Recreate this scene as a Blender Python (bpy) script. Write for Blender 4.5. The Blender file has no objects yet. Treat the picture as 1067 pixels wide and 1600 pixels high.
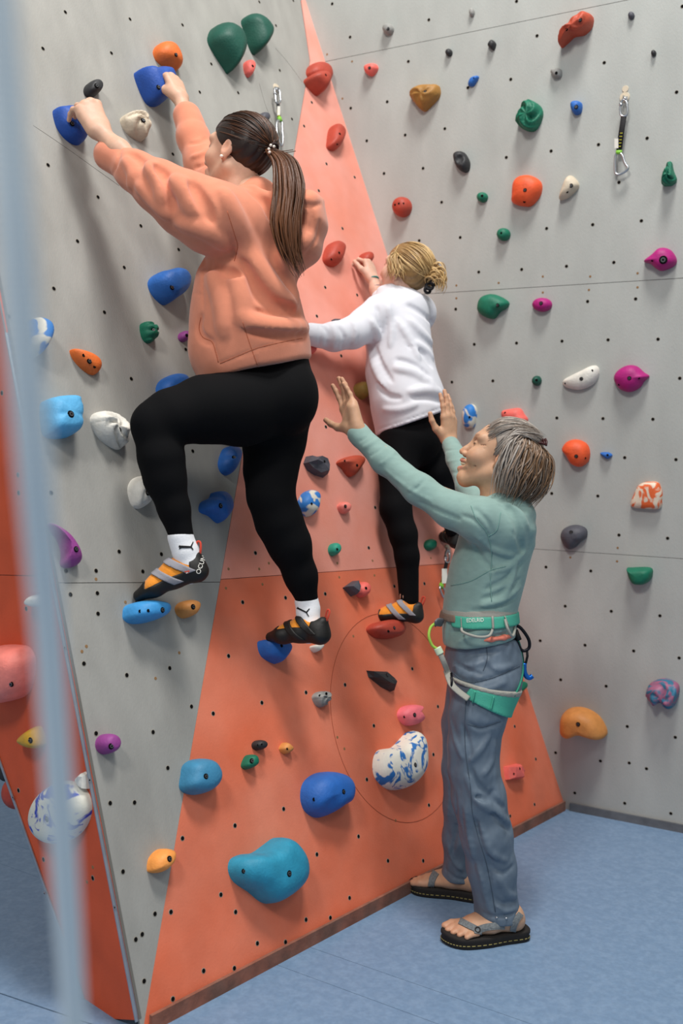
import bpy, bmesh, math, random
import numpy as np
from mathutils import Vector, Matrix
from mathutils.bvhtree import BVHTree

scene = bpy.context.scene
COL = scene.collection
random.seed(7)
RNG = np.random.default_rng(11)

# ------------------------------------------------------------------ camera
FPX = 1556.0                      # focal length for a 1067 x 1600 frame
CAM_H = 1.43
_th = math.atan(57 / FPX)         # slight downward pitch
_rho = math.atan(.03)             # slight roll
_d0 = np.array([0, math.cos(_th), -math.sin(_th)])
_u0 = np.array([0, math.sin(_th), math.cos(_th)])
_r0 = np.array([1., 0, 0])
RV = math.cos(_rho) * _r0 + math.sin(_rho) * _u0
UV = -math.sin(_rho) * _r0 + math.cos(_rho) * _u0
EYE = np.array([0, 0, CAM_H])
cam_data = bpy.data.cameras.new('camera')
cam = bpy.data.objects.new('camera', cam_data)
COL.objects.link(cam)
cam.matrix_world = Matrix(((RV[0], UV[0], -_d0[0], 0), (RV[1], UV[1], -_d0[1], 0),
                           (RV[2], UV[2], -_d0[2], CAM_H), (0, 0, 0, 1)))
cam_data.sensor_fit = 'VERTICAL'
cam_data.sensor_height = 36.0
cam_data.lens = FPX / 1600 * 36.0
cam_data.clip_start = .05
cam_data.dof.use_dof = True
cam_data.dof.focus_distance = 3.05
cam_data.dof.aperture_fstop = 2.6
scene.camera = cam

# ------------------------------------------------------------------ light
world = bpy.data.worlds.new('hall_light')
scene.world = world
world.use_nodes = True
world.node_tree.nodes['Background'].inputs[0].default_value = (.93, .97, 1, 1)
world.node_tree.nodes['Background'].inputs[1].default_value = .30


def area(name, loc, target, size, power, color=(1, 1, 1), size_y=None):
    l = bpy.data.lights.new(name, 'AREA')
    l.energy = power
    l.color = color
    l.size = size
    if size_y:
        l.shape = 'RECTANGLE'
        l.size_y = size_y
    o = bpy.data.objects.new(name, l)
    o.location = loc
    o.rotation_euler = (Vector(target) - Vector(loc)).to_track_quat('-Z', 'Y').to_euler()
    COL.objects.link(o)
    return o


area('ceiling_light', (.5, 1.7, 7.0), (.25, 3.4, 1.0), 1.3, 265, (1, .98, .95), 1.0)
area('ceiling_light', (-1.7, -1.6, 5.6), (.9, 4.2, 1.2), .9, 150, (1, .97, .93), .9)
area('ceiling_light', (2.8, -1.0, 6.2), (0, 3.6, 1.6), 1.6, 55, (.95, .98, 1), 1.6)
scene.view_settings.view_transform = 'Standard'
scene.view_settings.look = 'None'
scene.view_settings.gamma = 1
scene.view_settings.exposure = 0.13


# ------------------------------------------------------------------ picture measuring helpers
def ray(u, v):
    return (u - 533.5) / FPX * RV - (v - 800) / FPX * UV + _d0


def at(u, v, Y):
    r = ray(u, v)
    return EYE + r * (Y / r[1])


def at_floor(u, v, z=0.):
    r = ray(u, v)
    return EYE + r * ((z - CAM_H) / r[2])


class Plane:
    def __init__(s, a, b, c):
        n = np.cross(b - a, c - a)
        n /= np.linalg.norm(n)
        if n @ (EYE - a) < 0:
            n = -n
        s.o, s.n = a, n
        e1 = np.cross([0, 0, 1.], n)
        s.e1 = e1 / np.linalg.norm(e1)
        s.e2 = np.cross(n, s.e1)

    def hit(s, u, v, off=0.):
        r = ray(u, v)
        return EYE + r * (((s.o - EYE) @ s.n + off) / (r @ s.n))

    def to2(s, p):
        q = np.asarray(p) - s.o
        return np.array([q @ s.e1, q @ s.e2])

    def px2(s, u, v, off=0.):
        return s.to2(s.hit(u, v, off))

    def to3(s, q, h=0.):
        return s.o + s.e1 * q[0] + s.e2 * q[1] + s.n * h


F_ = at_floor(222, 1617)
C_ = at_floor(884, 1264)
D_ = at_floor(1067, 1300)
T_ = at(477, 0, 4.6)
P_BACK = Plane(C_, D_, T_)
P_RED = Plane(F_, C_, T_)
K_ = P_RED.hit(484, 95)
P_GREY = Plane(F_, K_, at(112, 190, 3.17))
_l1 = P_GREY.hit(10, 520)
P_SIDE = Plane(P_GREY.hit(214, 1594), _l1, at(0, 1190, P_GREY.hit(60, 790)[1] + .22))


# ------------------------------------------------------------------ materials
def lin(c):
    if isinstance(c, str):
        c = [int(c[i:i + 2], 16) / 255 for i in (0, 2, 4)]
        c = [x / 12.92 if x <= .04045 else ((x + .055) / 1.055) ** 2.4 for x in c]
    return (*c[:3], 1.)


MATS = {}


def mat(name, color, rough=.6, bump=0., bscale=60., var=.0, vscale=6., color2=None, spec=.4, metal=0., sheen=0., vcol=False,
        stretch=(1, 1, 1), mix_lo=.4, mix_hi=.6, detail=4., dist=0., coat=0., bdist=.004, sss=0., bdet=5.):
    if name in MATS:
        return MATS[name]
    m = bpy.data.materials.new(name)
    m.use_nodes = True
    nt = m.node_tree
    b = nt.nodes['Principled BSDF']
    L = nt.links.new
    b.inputs['Roughness'].default_value = rough
    b.inputs['Specular IOR Level'].default_value = spec
    b.inputs['Metallic'].default_value = metal
    b.inputs['Sheen Weight'].default_value = sheen
    b.inputs['Coat Weight'].default_value = coat
    if sss:
        b.inputs['Subsurface Weight'].default_value = sss
        b.inputs['Subsurface Radius'].default_value = (1, .35, .2)
        b.inputs['Subsurface Scale'].default_value = .006
    tc = nt.nodes.new('ShaderNodeTexCoord')
    mp = nt.nodes.new('ShaderNodeMapping')
    mp.inputs['Scale'].default_value = stretch
    L(tc.outputs['Object'], mp.inputs['Vector'])
    src = None
    if vcol:
        a = nt.nodes.new('ShaderNodeVertexColor')
        a.layer_name = 'Col'
        src = a.outputs['Color']
    if color2 is not None:
        n = nt.nodes.new('ShaderNodeTexNoise')
        n.inputs['Scale'].default_value = vscale
        n.inputs['Detail'].default_value = detail
        n.inputs['Distortion'].default_value = dist
        L(mp.outputs[0], n.inputs['Vector'])
        r = nt.nodes.new('ShaderNodeValToRGB')
        r.color_ramp.elements[0].position = mix_lo
        r.color_ramp.elements[1].position = mix_hi
        r.color_ramp.elements[0].color = lin(color)
        r.color_ramp.elements[1].color = lin(color2)
        L(n.outputs['Fac'], r.inputs[0])
        src = r.outputs[0]
    if var:
        n = nt.nodes.new('ShaderNodeTexNoise')
        n.inputs['Scale'].default_value = vscale * 2.3
        n.inputs['Detail'].default_value = 6
        L(mp.outputs[0], n.inputs['Vector'])
        r = nt.nodes.new('ShaderNodeMapRange')
        r.inputs[1].default_value = .3
        r.inputs[2].default_value = .7
        r.inputs[3].default_value = 1 - var
        r.inputs[4].default_value = 1 + var
        L(n.outputs['Fac'], r.inputs[0])
        mx = nt.nodes.new('ShaderNodeMix')
        mx.data_type = 'RGBA'
        mx.blend_type = 'MULTIPLY'
        mx.inputs['Factor'].default_value = 1
        if src is not None:
            L(src, mx.inputs['A'])
        else:
            mx.inputs['A'].default_value = lin(color)
        L(r.outputs[0], mx.inputs['B'])
        src = mx.outputs['Result']
    if src is not None:
        L(src, b.inputs['Base Color'])
    else:
        b.inputs['Base Color'].default_value = lin(color)
    if bump:
        n = nt.nodes.new('ShaderNodeTexNoise')
        n.inputs['Scale'].default_value = bscale
        n.inputs['Detail'].default_value = bdet
        L(mp.outputs[0], n.inputs['Vector'])
        bp = nt.nodes.new('ShaderNodeBump')
        bp.inputs['Strength'].default_value = bump
        bp.inputs['Distance'].default_value = bdist
        L(n.outputs['Fac'], bp.inputs['Height'])
        L(bp.outputs[0], b.inputs['Normal'])
    MATS[name] = m
    return m


# ------------------------------------------------------------------ object helpers
ORG = {}


def tag(o, label=None, cat=None, group=None, kind=None):
    if label:
        o['label'] = label
    if cat:
        o['category'] = cat
    if group:
        o['group'] = group
    if kind:
        o['kind'] = kind
    return o


def thing(name, loc, label, cat, group=None):
    o = bpy.data.objects.new(name, None)
    o.empty_display_size = .05
    o.location = tuple(loc)
    COL.objects.link(o)
    ORG[o.name] = np.array(loc, float)
    return tag(o, label, cat, group)


def obj(name, V, Fc, m, parent=None, smooth=True, org=None, mi=None, cols=None):
    """One mesh object from world-space vertices; mi = material index per face, cols = colour per vertex."""
    V = np.asarray(V, float).reshape(-1, 3)
    o_ = ORG[parent.name] if parent is not None else (np.array(org, float) if org is not None else V.mean(0))
    me = bpy.data.meshes.new(name)
    me.from_pydata((V - o_).tolist(), [], [list(map(int, q)) for q in Fc])
    for x in (m if isinstance(m, (list, tuple)) else [m]):
        me.materials.append(x)
    if mi is not None:
        me.polygons.foreach_set('material_index', np.asarray(mi, dtype=np.int32))
    if smooth:
        me.polygons.foreach_set('use_smooth', np.ones(len(me.polygons), dtype=bool))
    if cols is not None:
        a = me.color_attributes.new('Col', 'FLOAT_COLOR', 'POINT')
        c4 = np.ones((len(V), 4), dtype=np.float32)
        c4[:, :3] = cols
        a.data.foreach_set('color', c4.ravel())
    me.update()
    ob = bpy.data.objects.new(name, me)
    COL.objects.link(ob)
    if parent is not None:
        ob.parent = parent
    else:
        ob.location = tuple(o_)
    ORG[ob.name] = o_
    return ob


class MB:
    """Collects shapes (world space) that make up ONE part."""

    def __init__(s):
        s.V, s.F, s.M, s.C, s.n = [], [], [], [], 0

    def add(s, V, Fc, mi=0, col=None):
        V = np.asarray(V, float).reshape(-1, 3)
        s.V.append(V)
        s.F += [[i + s.n for i in q] for q in Fc]
        s.M += [mi] * len(Fc)
        if col is not None:
            s.C.append(np.tile(np.asarray(col, float)[:3], (len(V), 1)) if np.ndim(col) == 1 else np.asarray(col))
        s.n += len(V)
        return s

    def tube(s, P, R, n=8, flat=1., mi=0, col=None, closed=False, up=None, cap=True):
        P = np.asarray(P, float)
        N = len(P)
        R = np.full(N, R, float) if np.isscalar(R) else np.asarray(R, float)
        Tn = np.roll(P, -1, 0) - np.roll(P, 1, 0) if closed else np.gradient(P, axis=0)
        Tn /= np.linalg.norm(Tn, axis=1)[:, None] + 1e-12
        a = np.array(up, float) if up is not None else (np.array([0, 0, 1.]) if abs(Tn[0][2]) < .9 else np.array([1., 0, 0]))
        a = a - Tn[0] * (a @ Tn[0])
        a /= np.linalg.norm(a)
        V = []
        ang = np.linspace(0, 2 * math.pi, n, endpoint=False)
        for i in range(N):
            a = a - Tn[i] * (a @ Tn[i])
            a /= np.linalg.norm(a) + 1e-12
            b = np.cross(Tn[i], a)
            V.append(P[i] + R[i] * (np.cos(ang)[:, None] * a * flat + np.sin(ang)[:, None] * b))
        V = np.concatenate(V)
        Fc = []
        for i in range(N if closed else N - 1):
            j = (i + 1) % N
            for k in range(n):
                k2 = (k + 1) % n
                Fc.append([i * n + k, i * n + k2, j * n + k2, j * n + k])
        if cap and not closed:
            Fc.append(list(range(n))[::-1])
            Fc.append([(N - 1) * n + k for k in range(n)])
        return s.add(V, Fc, mi, col)

    def prism(s, P2, plane, h0, h1, mi=0):
        """Flat polygon in a plane's own coordinates, extruded from h0 to h1 along its normal."""
        P2 = [np.asarray(p) for p in P2]
        ar = sum(P2[i][0] * P2[(i + 1) % len(P2)][1] - P2[(i + 1) % len(P2)][0] * P2[i][1] for i in range(len(P2)))
        if ar < 0:
            P2 = P2[::-1]
        n = len(P2)
        V = [plane.to3(p, h0) for p in P2] + [plane.to3(p, h1) for p in P2]
        Fc = [list(range(n))[::-1], list(range(n, 2 * n))]
        Fc += [[i, (i + 1) % n, n + (i + 1) % n, n + i] for i in range(n)]
        return s.add(V, Fc, mi)

    def box(s, c, ax, half, mi=0):
        ax = np.asarray(ax, float)
        V = []
        for x in (-1, 1):
            for y in (-1, 1):
                for z in (-1, 1):
                    V.append(np.asarray(c) + ax[0] * x * half[0] + ax[1] * y * half[1] + ax[2] * z * half[2])
        Fc = [[0, 1, 3, 2], [4, 6, 7, 5], [0, 4, 5, 1], [2, 3, 7, 6], [0, 2, 6, 4], [1, 5, 7, 3]]
        return s.add(V, Fc, mi)

    def disc(s, c, n, r, h=.001, seg=12, mi=0):
        n = np.asarray(n, float)
        a = np.cross(n, [0, 0, 1.]) if abs(n[2]) < .9 else np.cross(n, [1., 0, 0])
        a /= np.linalg.norm(a)
        b = np.cross(n, a)
        t = np.linspace(0, 2 * math.pi, seg, endpoint=False)
        ring = np.cos(t)[:, None] * a + np.sin(t)[:, None] * b
        V = np.concatenate([np.asarray(c) + ring * r, np.asarray(c) + ring * r * .92 + n * h])
        Fc = [[i, (i + 1) % seg, seg + (i + 1) % seg, seg + i] for i in range(seg)] + [[seg + i for i in range(seg)]]
        return s.add(V, Fc, mi)

    def build(s, name, m, parent=None, smooth=True, org=None):
        return obj(name, np.concatenate(s.V), s.F, m, parent, smooth, org, s.M, np.concatenate(s.C) if s.C else None)


def spline(P, n=40, closed=False):
    P = np.asarray(P, float)
    N = len(P)
    out = []
    segs = N if closed else N - 1
    for i in range(segs):
        if closed:
            p0, p1, p2, p3 = P[(i - 1) % N], P[i], P[(i + 1) % N], P[(i + 2) % N]
        else:
            p0, p1, p2, p3 = P[max(i - 1, 0)], P[i], P[i + 1], P[min(i + 2, N - 1)]
        m = max(2, int(round(n / segs)))
        t = np.linspace(0, 1, m, endpoint=False)[:, None]
        out.append(.5 * (2 * p1 + (p2 - p0) * t + (2 * p0 - 5 * p1 + 4 * p2 - p3) * t ** 2 + (3 * p1 - p0 - 3 * p2 + p3) * t ** 3))
    if not closed:
        out.append(P[-1:])
    return np.concatenate(out)


def bvh_of(ob):
    o_ = ORG[ob.name]
    V = np.empty(len(ob.data.vertices) * 3)
    ob.data.vertices.foreach_get('co', V)
    V = V.reshape(-1, 3) + o_
    return BVHTree.FromPolygons([Vector(v) for v in V], [tuple(p.vertices) for p in ob.data.polygons])


def cast(bvh, u, v):
    r = ray(u, v)
    loc, n, i, d = bvh.ray_cast(Vector(EYE), Vector(r / np.linalg.norm(r)))
    if loc is None:
        return None, None
    n = np.array(n)
    return np.array(loc), (n if n @ r < 0 else -n)


# ------------------------------------------------------------------ implicit surfaces -> one smooth continuous mesh
def smin(a, b, k):
    h = np.clip(.5 + .5 * (a - b) / k, 0, 1)
    return a * (1 - h) + b * h - k * h * (1 - h)


class Blob:
    def __init__(s, k=.02):
        s.p, s.k = [], k
        s.lo, s.hi = np.full(3, 1e9), np.full(3, -1e9)

    def _bb(s, p, r):
        s.lo = np.minimum(s.lo, np.asarray(p) - r)
        s.hi = np.maximum(s.hi, np.asarray(p) + r)

    def cap(s, a, b, ra, rb, k=None, sy=1., op='u'):
        a, b = np.array(a, np.float32), np.array(b, np.float32)
        if op == 'u':
            s._bb(a, ra * max(1, sy) * 1.05)
            s._bb(b, rb * max(1, sy) * 1.05)
        w = np.array([1, 1 / sy, 1], np.float32)
        a2, ba = a * w, (b - a) * w
        L2 = max(float(ba @ ba), 1e-9)

        def fn(p):
            q = p * w - a2
            h = np.clip(q @ ba / L2, 0, 1)
            q -= h[:, None] * ba
            return (np.sqrt((q * q).sum(1)) - (ra + (rb - ra) * h)) * min(1., sy)
        s.p.append((op, fn, s.k if k is None else k, (a + b) / 2, float(np.linalg.norm(b - a)) / 2 + max(ra, rb) * max(1., sy)))
        return s

    def chain(s, pts, k=None, sy=1.):
        for a, b in zip(pts[:-1], pts[1:]):
            s.cap(a[0], b[0], a[1], b[1], k, sy)
        return s

    def ell(s, c, R, M=None, k=None, op='u'):
        c = np.array(c, np.float32)
        R = np.array(R, np.float32)
        M = np.eye(3, dtype=np.float32) if M is None else np.array(M, np.float32)
        if op == 'u':
            s._bb(c, float(max(R)))

        def fn(p):
            q = (p - c) @ M.T
            k0 = np.sqrt(((q / R) ** 2).sum(1))
            k1 = np.sqrt(((q / (R * R)) ** 2).sum(1)) + 1e-9
            return k0 * (k0 - 1) / k1
        s.p.append((op, fn, s.k if k is None else k, c, float(max(R))))
        return s

    def cut(s, o, n, k=.002):
        """Keep what lies on the side of the plane opposite to n."""
        o, n = np.array(o, np.float32), np.array(n, np.float32)
        n = n / np.linalg.norm(n)
        s.p.append(('i', lambda p: (p - o) @ n, k))
        return s

    def fn(s, f, op='d', k=.004):
        s.p.append((op, f, k))
        return s

    def eval(s, p, slack=.06):
        lo, hi = p.min(0), p.max(0)
        d = np.full(len(p), 9., np.float32)
        for it in s.p:
            op, f, k = it[:3]
            if op == 'd':
                d = d + f(p)
                continue
            if len(it) > 3 and op in 'us':         # far shapes cannot touch this block of points
                g = np.maximum(np.maximum(lo - it[3], it[3] - hi), 0)
                if math.sqrt(float(g @ g)) - it[4] > k + slack:
                    continue
            e = f(p).astype(np.float32)
            if op == 'u':
                d = smin(d, e, k)
            elif op == 's':
                d = -smin(-d, e, k)
            elif op == 'i':
                d = -smin(-d, -e, k)
        return d

    def mesh(s, vox, pad=.02):
        st = 4
        lo, hi = s.lo - pad, s.hi + pad
        nc = np.ceil((hi - lo) / (vox * st)).astype(int) + 1
        nc = (nc + 5) // 6 * 6
        big = [np.arange(n) for n in nc]
        I = np.stack(np.meshgrid(*big, indexing='ij'), -1).reshape(-1, 3)

        def order(I):
            b = I // 6
            return I[np.lexsort((b[:, 2], b[:, 1], b[:, 0]))]
        I = order(I)
        cen = (lo + (I + .5) * vox * st).astype(np.float32)
        dc = np.empty(nc, np.float32)
        o = np.empty(len(I), np.float32)
        for c in range(0, len(I), 216):
            o[c:c + 216] = s.eval(cen[c:c + 216], vox * st * 8)
        dc[tuple(I.T)] = o
        sel = I[np.abs(o) < vox * st * 1.75]
        D = np.repeat(np.repeat(np.repeat(dc, st, 0), st, 1), st, 2)
        sub = np.stack(np.meshgrid(range(st), range(st), range(st), indexing='ij'), -1).reshape(-1, 3)
        for c in range(0, len(sel), 100):
            J = (sel[c:c + 100, None] * st + sub[None]).reshape(-1, 3)
            D[tuple(J.T)] = s.eval((lo + J * vox).astype(np.float32), vox * st * 3)
        return surface_net(D, lo, vox)


def surface_net(D, lo, vox):
    S = D < 0
    n = np.array(D.shape)
    cs = [(i, j, k) for i in (0, 1) for j in (0, 1) for k in (0, 1)]
    cnt = np.zeros(n - 1, np.int8)
    for i, j, k in cs:
        cnt += S[i:n[0] - 1 + i, j:n[1] - 1 + j, k:n[2] - 1 + k]
    cells = np.argwhere((cnt > 0) & (cnt < 8))
    idx = np.full(n - 1, -1, np.int32)
    idx[tuple(cells.T)] = np.arange(len(cells))
    cd = np.stack([D[cells[:, 0] + i, cells[:, 1] + j, cells[:, 2] + k] for i, j, k in cs], 1)
    acc = np.zeros((len(cells), 3))
    w = np.zeros(len(cells))
    for a in range(8):
        for b in range(a + 1, 8):
            A, B = np.array(cs[a]), np.array(cs[b])
            if abs(A - B).sum() != 1:
                continue
            da, db = cd[:, a], cd[:, b]
            m = (da < 0) != (db < 0)
            t = np.where(m, da / np.where(m, da - db, 1), 0)
            acc += np.where(m[:, None], A + (B - A) * t[:, None], 0)
            w += m
    V = lo + (cells + acc / w[:, None]) * vox
    Fs = []
    for ax in range(3):
        b1, b2 = (ax + 1) % 3, (ax + 2) % 3
        s0 = [slice(None)] * 3
        s1 = [slice(None)] * 3
        s0[ax], s1[ax] = slice(0, -1), slice(1, None)
        a0, a1 = S[tuple(s0)], S[tuple(s1)]
        E_ = np.argwhere(a0 != a1)
        E_ = E_[(E_[:, b1] > 0) & (E_[:, b2] > 0) & (E_[:, b1] < n[b1] - 1) & (E_[:, b2] < n[b2] - 1)]
        ins = a0[tuple(E_.T)]
        q = []
        for o1, o2 in ((-1, -1), (0, -1), (0, 0), (-1, 0)):
            c = E_.copy()
            c[:, b1] += o1
            c[:, b2] += o2
            q.append(idx[tuple(c.T)])
        q = np.stack(q, 1)
        q[~ins] = q[~ins][:, ::-1]
        Fs.append(q)
    Fq = np.concatenate(Fs)
    Fq = Fq[(Fq >= 0).all(1)]
    return V, Fq


def relax(V, Fq, it=2, lam=.5):
    for _ in range(it):
        s = np.zeros_like(V)
        c = np.zeros(len(V))
        for k in range(4):
            a, b = Fq[:, k], Fq[:, (k + 1) % 4]
            np.add.at(s, a, V[b])
            np.add.at(s, b, V[a])
            np.add.at(c, a, 1)
            np.add.at(c, b, 1)
        V = V + lam * (s / np.maximum(c, 1)[:, None] - V)
    return V


_wv = RNG.normal(size=(24, 3)).astype(np.float32)
_wv /= np.linalg.norm(_wv, axis=1)[:, None]
_wp = RNG.uniform(0, 6.28, 24).astype(np.float32)


def wob(p, freq, seed=0, n=5):
    """Cheap smooth noise, about -1..1."""
    d = np.zeros(len(p), np.float32)
    for i in range(n):
        j = (seed * 5 + i) % 24
        d += np.sin(p @ (_wv[j] * freq * (1 + .35 * i)) + _wp[j] + 1.3 * np.sin(p @ (_wv[(j + 7) % 24] * freq * .6) + _wp[(j + 3) % 24]))
    return d / (n * .75)


def patch_px(name, polys, bvh, m, parent, off=.0012, step=3.0):
    """Flat print that follows a surface: outlines (picture coordinates) tessellated and laid on the thing's own surface."""
    mb = MB()
    for poly in polys:
        bm = bmesh.new()
        vs = [bm.verts.new((p[0], p[1], 0)) for p in poly]
        bm.faces.new(vs)
        bmesh.ops.triangulate(bm, faces=bm.faces[:])
        for _ in range(3):
            es = [e for e in bm.edges if e.calc_length() > step]
            if not es:
                break
            bmesh.ops.subdivide_edges(bm, edges=es, cuts=1)
            bmesh.ops.triangulate(bm, faces=bm.faces[:])
        bm.verts.index_update()
        pos, ok = [], {}
        for v in bm.verts:
            h, n = cast(bvh, v.co.x, v.co.y)
            if h is not None:
                ok[v.index] = len(pos)
                pos.append(h + n * off)
        Fc = []
        for fa in bm.faces:
            if all(v.index in ok for v in fa.verts):
                q = [ok[v.index] for v in fa.verts]
                a, b, c = (pos[i] for i in q[:3])
                if np.cross(b - a, c - a) @ (EYE - a) < 0:
                    q = q[::-1]
                Fc.append(q)
        bm.free()
        if Fc:
            mb.add(pos, Fc)
    return mb.build(name, m, parent) if mb.V else None


def text_polys(txt, size, org, right, down, shear=0.):
    """Outlines of printed letters as triangles in picture coordinates."""
    cu = bpy.data.curves.new('lettering', 'FONT')
    cu.body = txt
    cu.size = size
    cu.resolution_u = 3
    o = bpy.data.objects.new('lettering', cu)
    COL.objects.link(o)
    me = bpy.data.meshes.new_from_object(o.evaluated_get(bpy.context.evaluated_depsgraph_get()))
    out = []
    for p in me.polygons:
        q = []
        for i in p.vertices:
            c = me.vertices[i].co
            q.append((org[0] + right[0] * c.x - down[0] * c.y, org[1] + right[1] * c.x - down[1] * c.y))
        out.append(q)
    bpy.data.objects.remove(o)
    bpy.data.curves.remove(cu)
    bpy.data.meshes.remove(me)
    return out


def ribbon_px(name, pts, w, bvh, m, parent, off=.0012, th=.0016, n=20):
    """A strap lying on a surface: centre line and width in picture coordinates."""
    C = spline(pts, n)
    T = np.gradient(C, axis=0)
    T /= np.linalg.norm(T, axis=1)[:, None]
    N = np.stack([-T[:, 1], T[:, 0]], 1)
    rows = []
    for c, nn in zip(C, N):
        r = []
        for t in (-1, -.5, 0, .5, 1):
            h, k = cast(bvh, *(c + nn * w * .5 * t))
            if h is None:
                r = None
                break
            if k @ (EYE - h) < 0:
                k = -k
            r.append((h + k * (off + th), h - k * .001))
        if r and rows and np.linalg.norm(r[2][0] - rows[-1][2][0]) > .05:
            r = None
        if r:
            rows.append(r)
    if len(rows) < 2:
        return None
    V, Fc, k = [], [], 5
    for r in rows:
        V += [q[0] for q in r] + [q[1] for q in r]
    R = len(rows)
    for i in range(R - 1):
        a, b = i * 10, (i + 1) * 10
        for j in range(4):
            Fc.append([a + j, a + j + 1, b + j + 1, b + j])
        Fc.append([a, b, b + 5, a + 5])
        Fc.append([a + 4, a + 9, b + 9, b + 4])
    Fc.append([0, 1, 2, 3, 4, 9, 8, 7, 6, 5])
    e = (R - 1) * 10
    Fc.append([e + 5, e + 6, e + 7, e + 8, e + 9, e + 4, e + 3, e + 2, e + 1, e])
    return obj(name, V, Fc, m, parent, smooth=False)


# ------------------------------------------------------------------ walls and floor
M_GREY = mat('grey_wall_paint', 'AEB0AB', .78, .35, 160, .07, 2.2, spec=.25, bdist=.002, stretch=(1.5, 1.5, .6))
M_GREY2 = mat('grey_wall_paint_weathered', '9B9993', .75, .35, 160, .12, 2.6, spec=.3, bdist=.002, stretch=(1.6, 1.6, .5))
M_RED = mat('orange_wall_paint', 'D86B4A', .62, .3, 150, .09, 3.0, color2='DF8266', spec=.3, mix_lo=.35, mix_hi=.72, bdist=.002)
M_PINK = mat('pale_orange_wall_paint', 'DE866F', .60, .3, 150, .05, 3.0, color2='E4A193', spec=.35, mix_lo=.3, mix_hi=.7, bdist=.002)  # paler, pinker orange for the panel above the seam
M_SIDE = mat('deep_orange_wall_paint', 'CF5530', .62, .3, 150, .10, 3.2, spec=.3, bdist=.002)
M_SEAM = mat('dark_joint', '6A6761', .9)
M_HOLE = mat('hole_black', '0B0A0A', .9, spec=.1)
M_HOLE_RIM = mat('hole_rim', '8A8478', .6)
M_RUST = mat('rusty_screw', '8C6A45', .7)
M_STEEL = mat('steel', 'B9BCC0', .32, metal=1.)
M_TRIM = mat('grey_metal_trim', 'A6ACB4', .38, metal=.8, var=.1, vscale=9)
M_KICK = mat('scuffed_kick_strip', '8E5A48', .8, .3, 80, .25, 9, color2='7A5648')
M_KICK2 = mat('dark_rubber_strip', '5C5F64', .7, .2, 80, .2, 9)
M_FLOOR = mat('blue_grey_floor', '6F89A6', .5, .15, 300, .07, 40, color2='7891AD', spec=.35, mix_lo=.40, mix_hi=.64, bdist=.001)


def clip(P, a, b, off):
    """Part of polygon P on the left of the line a->b, kept off from it."""
    a, b = np.asarray(a), np.asarray(b)
    t = (b - a) / np.linalg.norm(b - a)
    n = np.array([-t[1], t[0]])
    out = []
    for i in range(len(P)):
        p, q = np.asarray(P[i]), np.asarray(P[(i + 1) % len(P)])
        dp, dq = (p - a) @ n - off, (q - a) @ n - off
        if dp >= 0:
            out.append(p)
        if dp * dq < 0:
            out.append(p + (q - p) * dp / (dp - dq))
    return out


def panels(base, polys_px, lines_px, plane, mats, gap=.0010, th=.006):
    polys = [[np.asarray(p) for p in polys_px]]
    for (a, b) in lines_px:
        A, B = plane.px2(*a), plane.px2(*b)
        new = []
        for P in polys:
            for A2, B2 in ((A, B), (B, A)):
                Q = clip(P, A2, B2, gap)
                if len(Q) >= 3:
                    new.append(Q)
        polys = new
    polys.sort(key=lambda P: np.mean([p[1] for p in P]))
    for i, P in enumerate(polys):
        o = MB().prism(P, plane, -th, 0.).build('wall_panel', mats[min(i, len(mats) - 1)], base, smooth=False)
    return polys


def backing(name, P, plane, m=None):
    o = MB().prism(P, plane, -.014, -.005).build(name, m or M_SEAM, smooth=False)
    return tag(o, kind='structure')


# back wall: reaches behind the climbing wall on the left and past the frame on the right
g = P_BACK
pb = [g.px2(300, -500) + (0, .6), g.to2(C_) + (-.35, 0), g.to2(C_), g.to2(C_ + (D_ - C_) * 5.5)]
top = g.px2(477, 0)[1] + 1.2
x0 = g.px2(430, 0)[0]
xr = g.to2(C_ + (D_ - C_) * 5.5)[0]
pb = [np.array([g.to2(C_)[0] - .12, 0]), np.array([xr, 0]), np.array([xr, top]), np.array([x0 - .35, top]), np.array([x0 - .35, g.px2(470, 0)[1]])]
wall_back = backing('wall_back', pb, g)
tag(wall_back, 'pale grey vertical climbing wall behind the three people')
panels(wall_back, pb, [((660, 459.5), (1067, 434.5)), ((838, 858), (1067, 873)), ((534, 91), (980, 0))], g, [M_GREY])

# orange wedge
g = P_RED
pr = [g.to2(F_), g.to2(C_), g.px2(477, 0), g.px2(471, 0), g.px2(485, 95)]
wall_red = backing('wall_centre', pr, g)
tag(wall_red, 'orange triangular climbing wall rising to a point')
panels(wall_red, pr, [((341, 905.5), (622, 886))], g, [M_RED, M_PINK])

# grey face with the orange hoodie climber
g = P_GREY
pg = [g.to2(F_), g.px2(484, 95), g.px2(469, 0), g.px2(445, -170), g.px2(-130, -170), g.px2(10, 520)]
wall_grey = backing('wall_left', [g.px2(228, 1590), g.px2(484, 95), g.px2(469, 0), g.px2(445, -170), g.px2(-100, -170), g.px2(34, 520)], g)
tag(wall_grey, 'light grey leaning climbing wall face on the left')
panels(wall_grey, pg, [((87, 911), (343, 909.5))], g, [M_GREY2])
mb = MB()
for pts in ([(52, 196), (95, 225), (140, 257), (186, 290)], [(430, 75), (450, 98), (472, 128)], [(405, 130), (415, 165), (428, 196)]):
    mb.tube([g.hit(*p, .0002) for p in spline(pts, 16)], .0006, 4)
mb.build('scratch', M_SEAM, wall_grey)

# free-standing orange side face with its far edge
g = P_SIDE
ps = [g.px2(214, 1594), g.px2(10, 520), g.px2(-60, 150), g.px2(-260, 450), g.px2(-2, 1184), g.px2(85, 1430), g.px2(140, 1590)]
wall_side = backing('wall_side', ps, g)
tag(wall_side, 'deep orange narrow climbing wall face at the left edge')
panels(wall_side, ps, [((-60, 897), (60, 900))], g, [M_SIDE])
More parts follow.
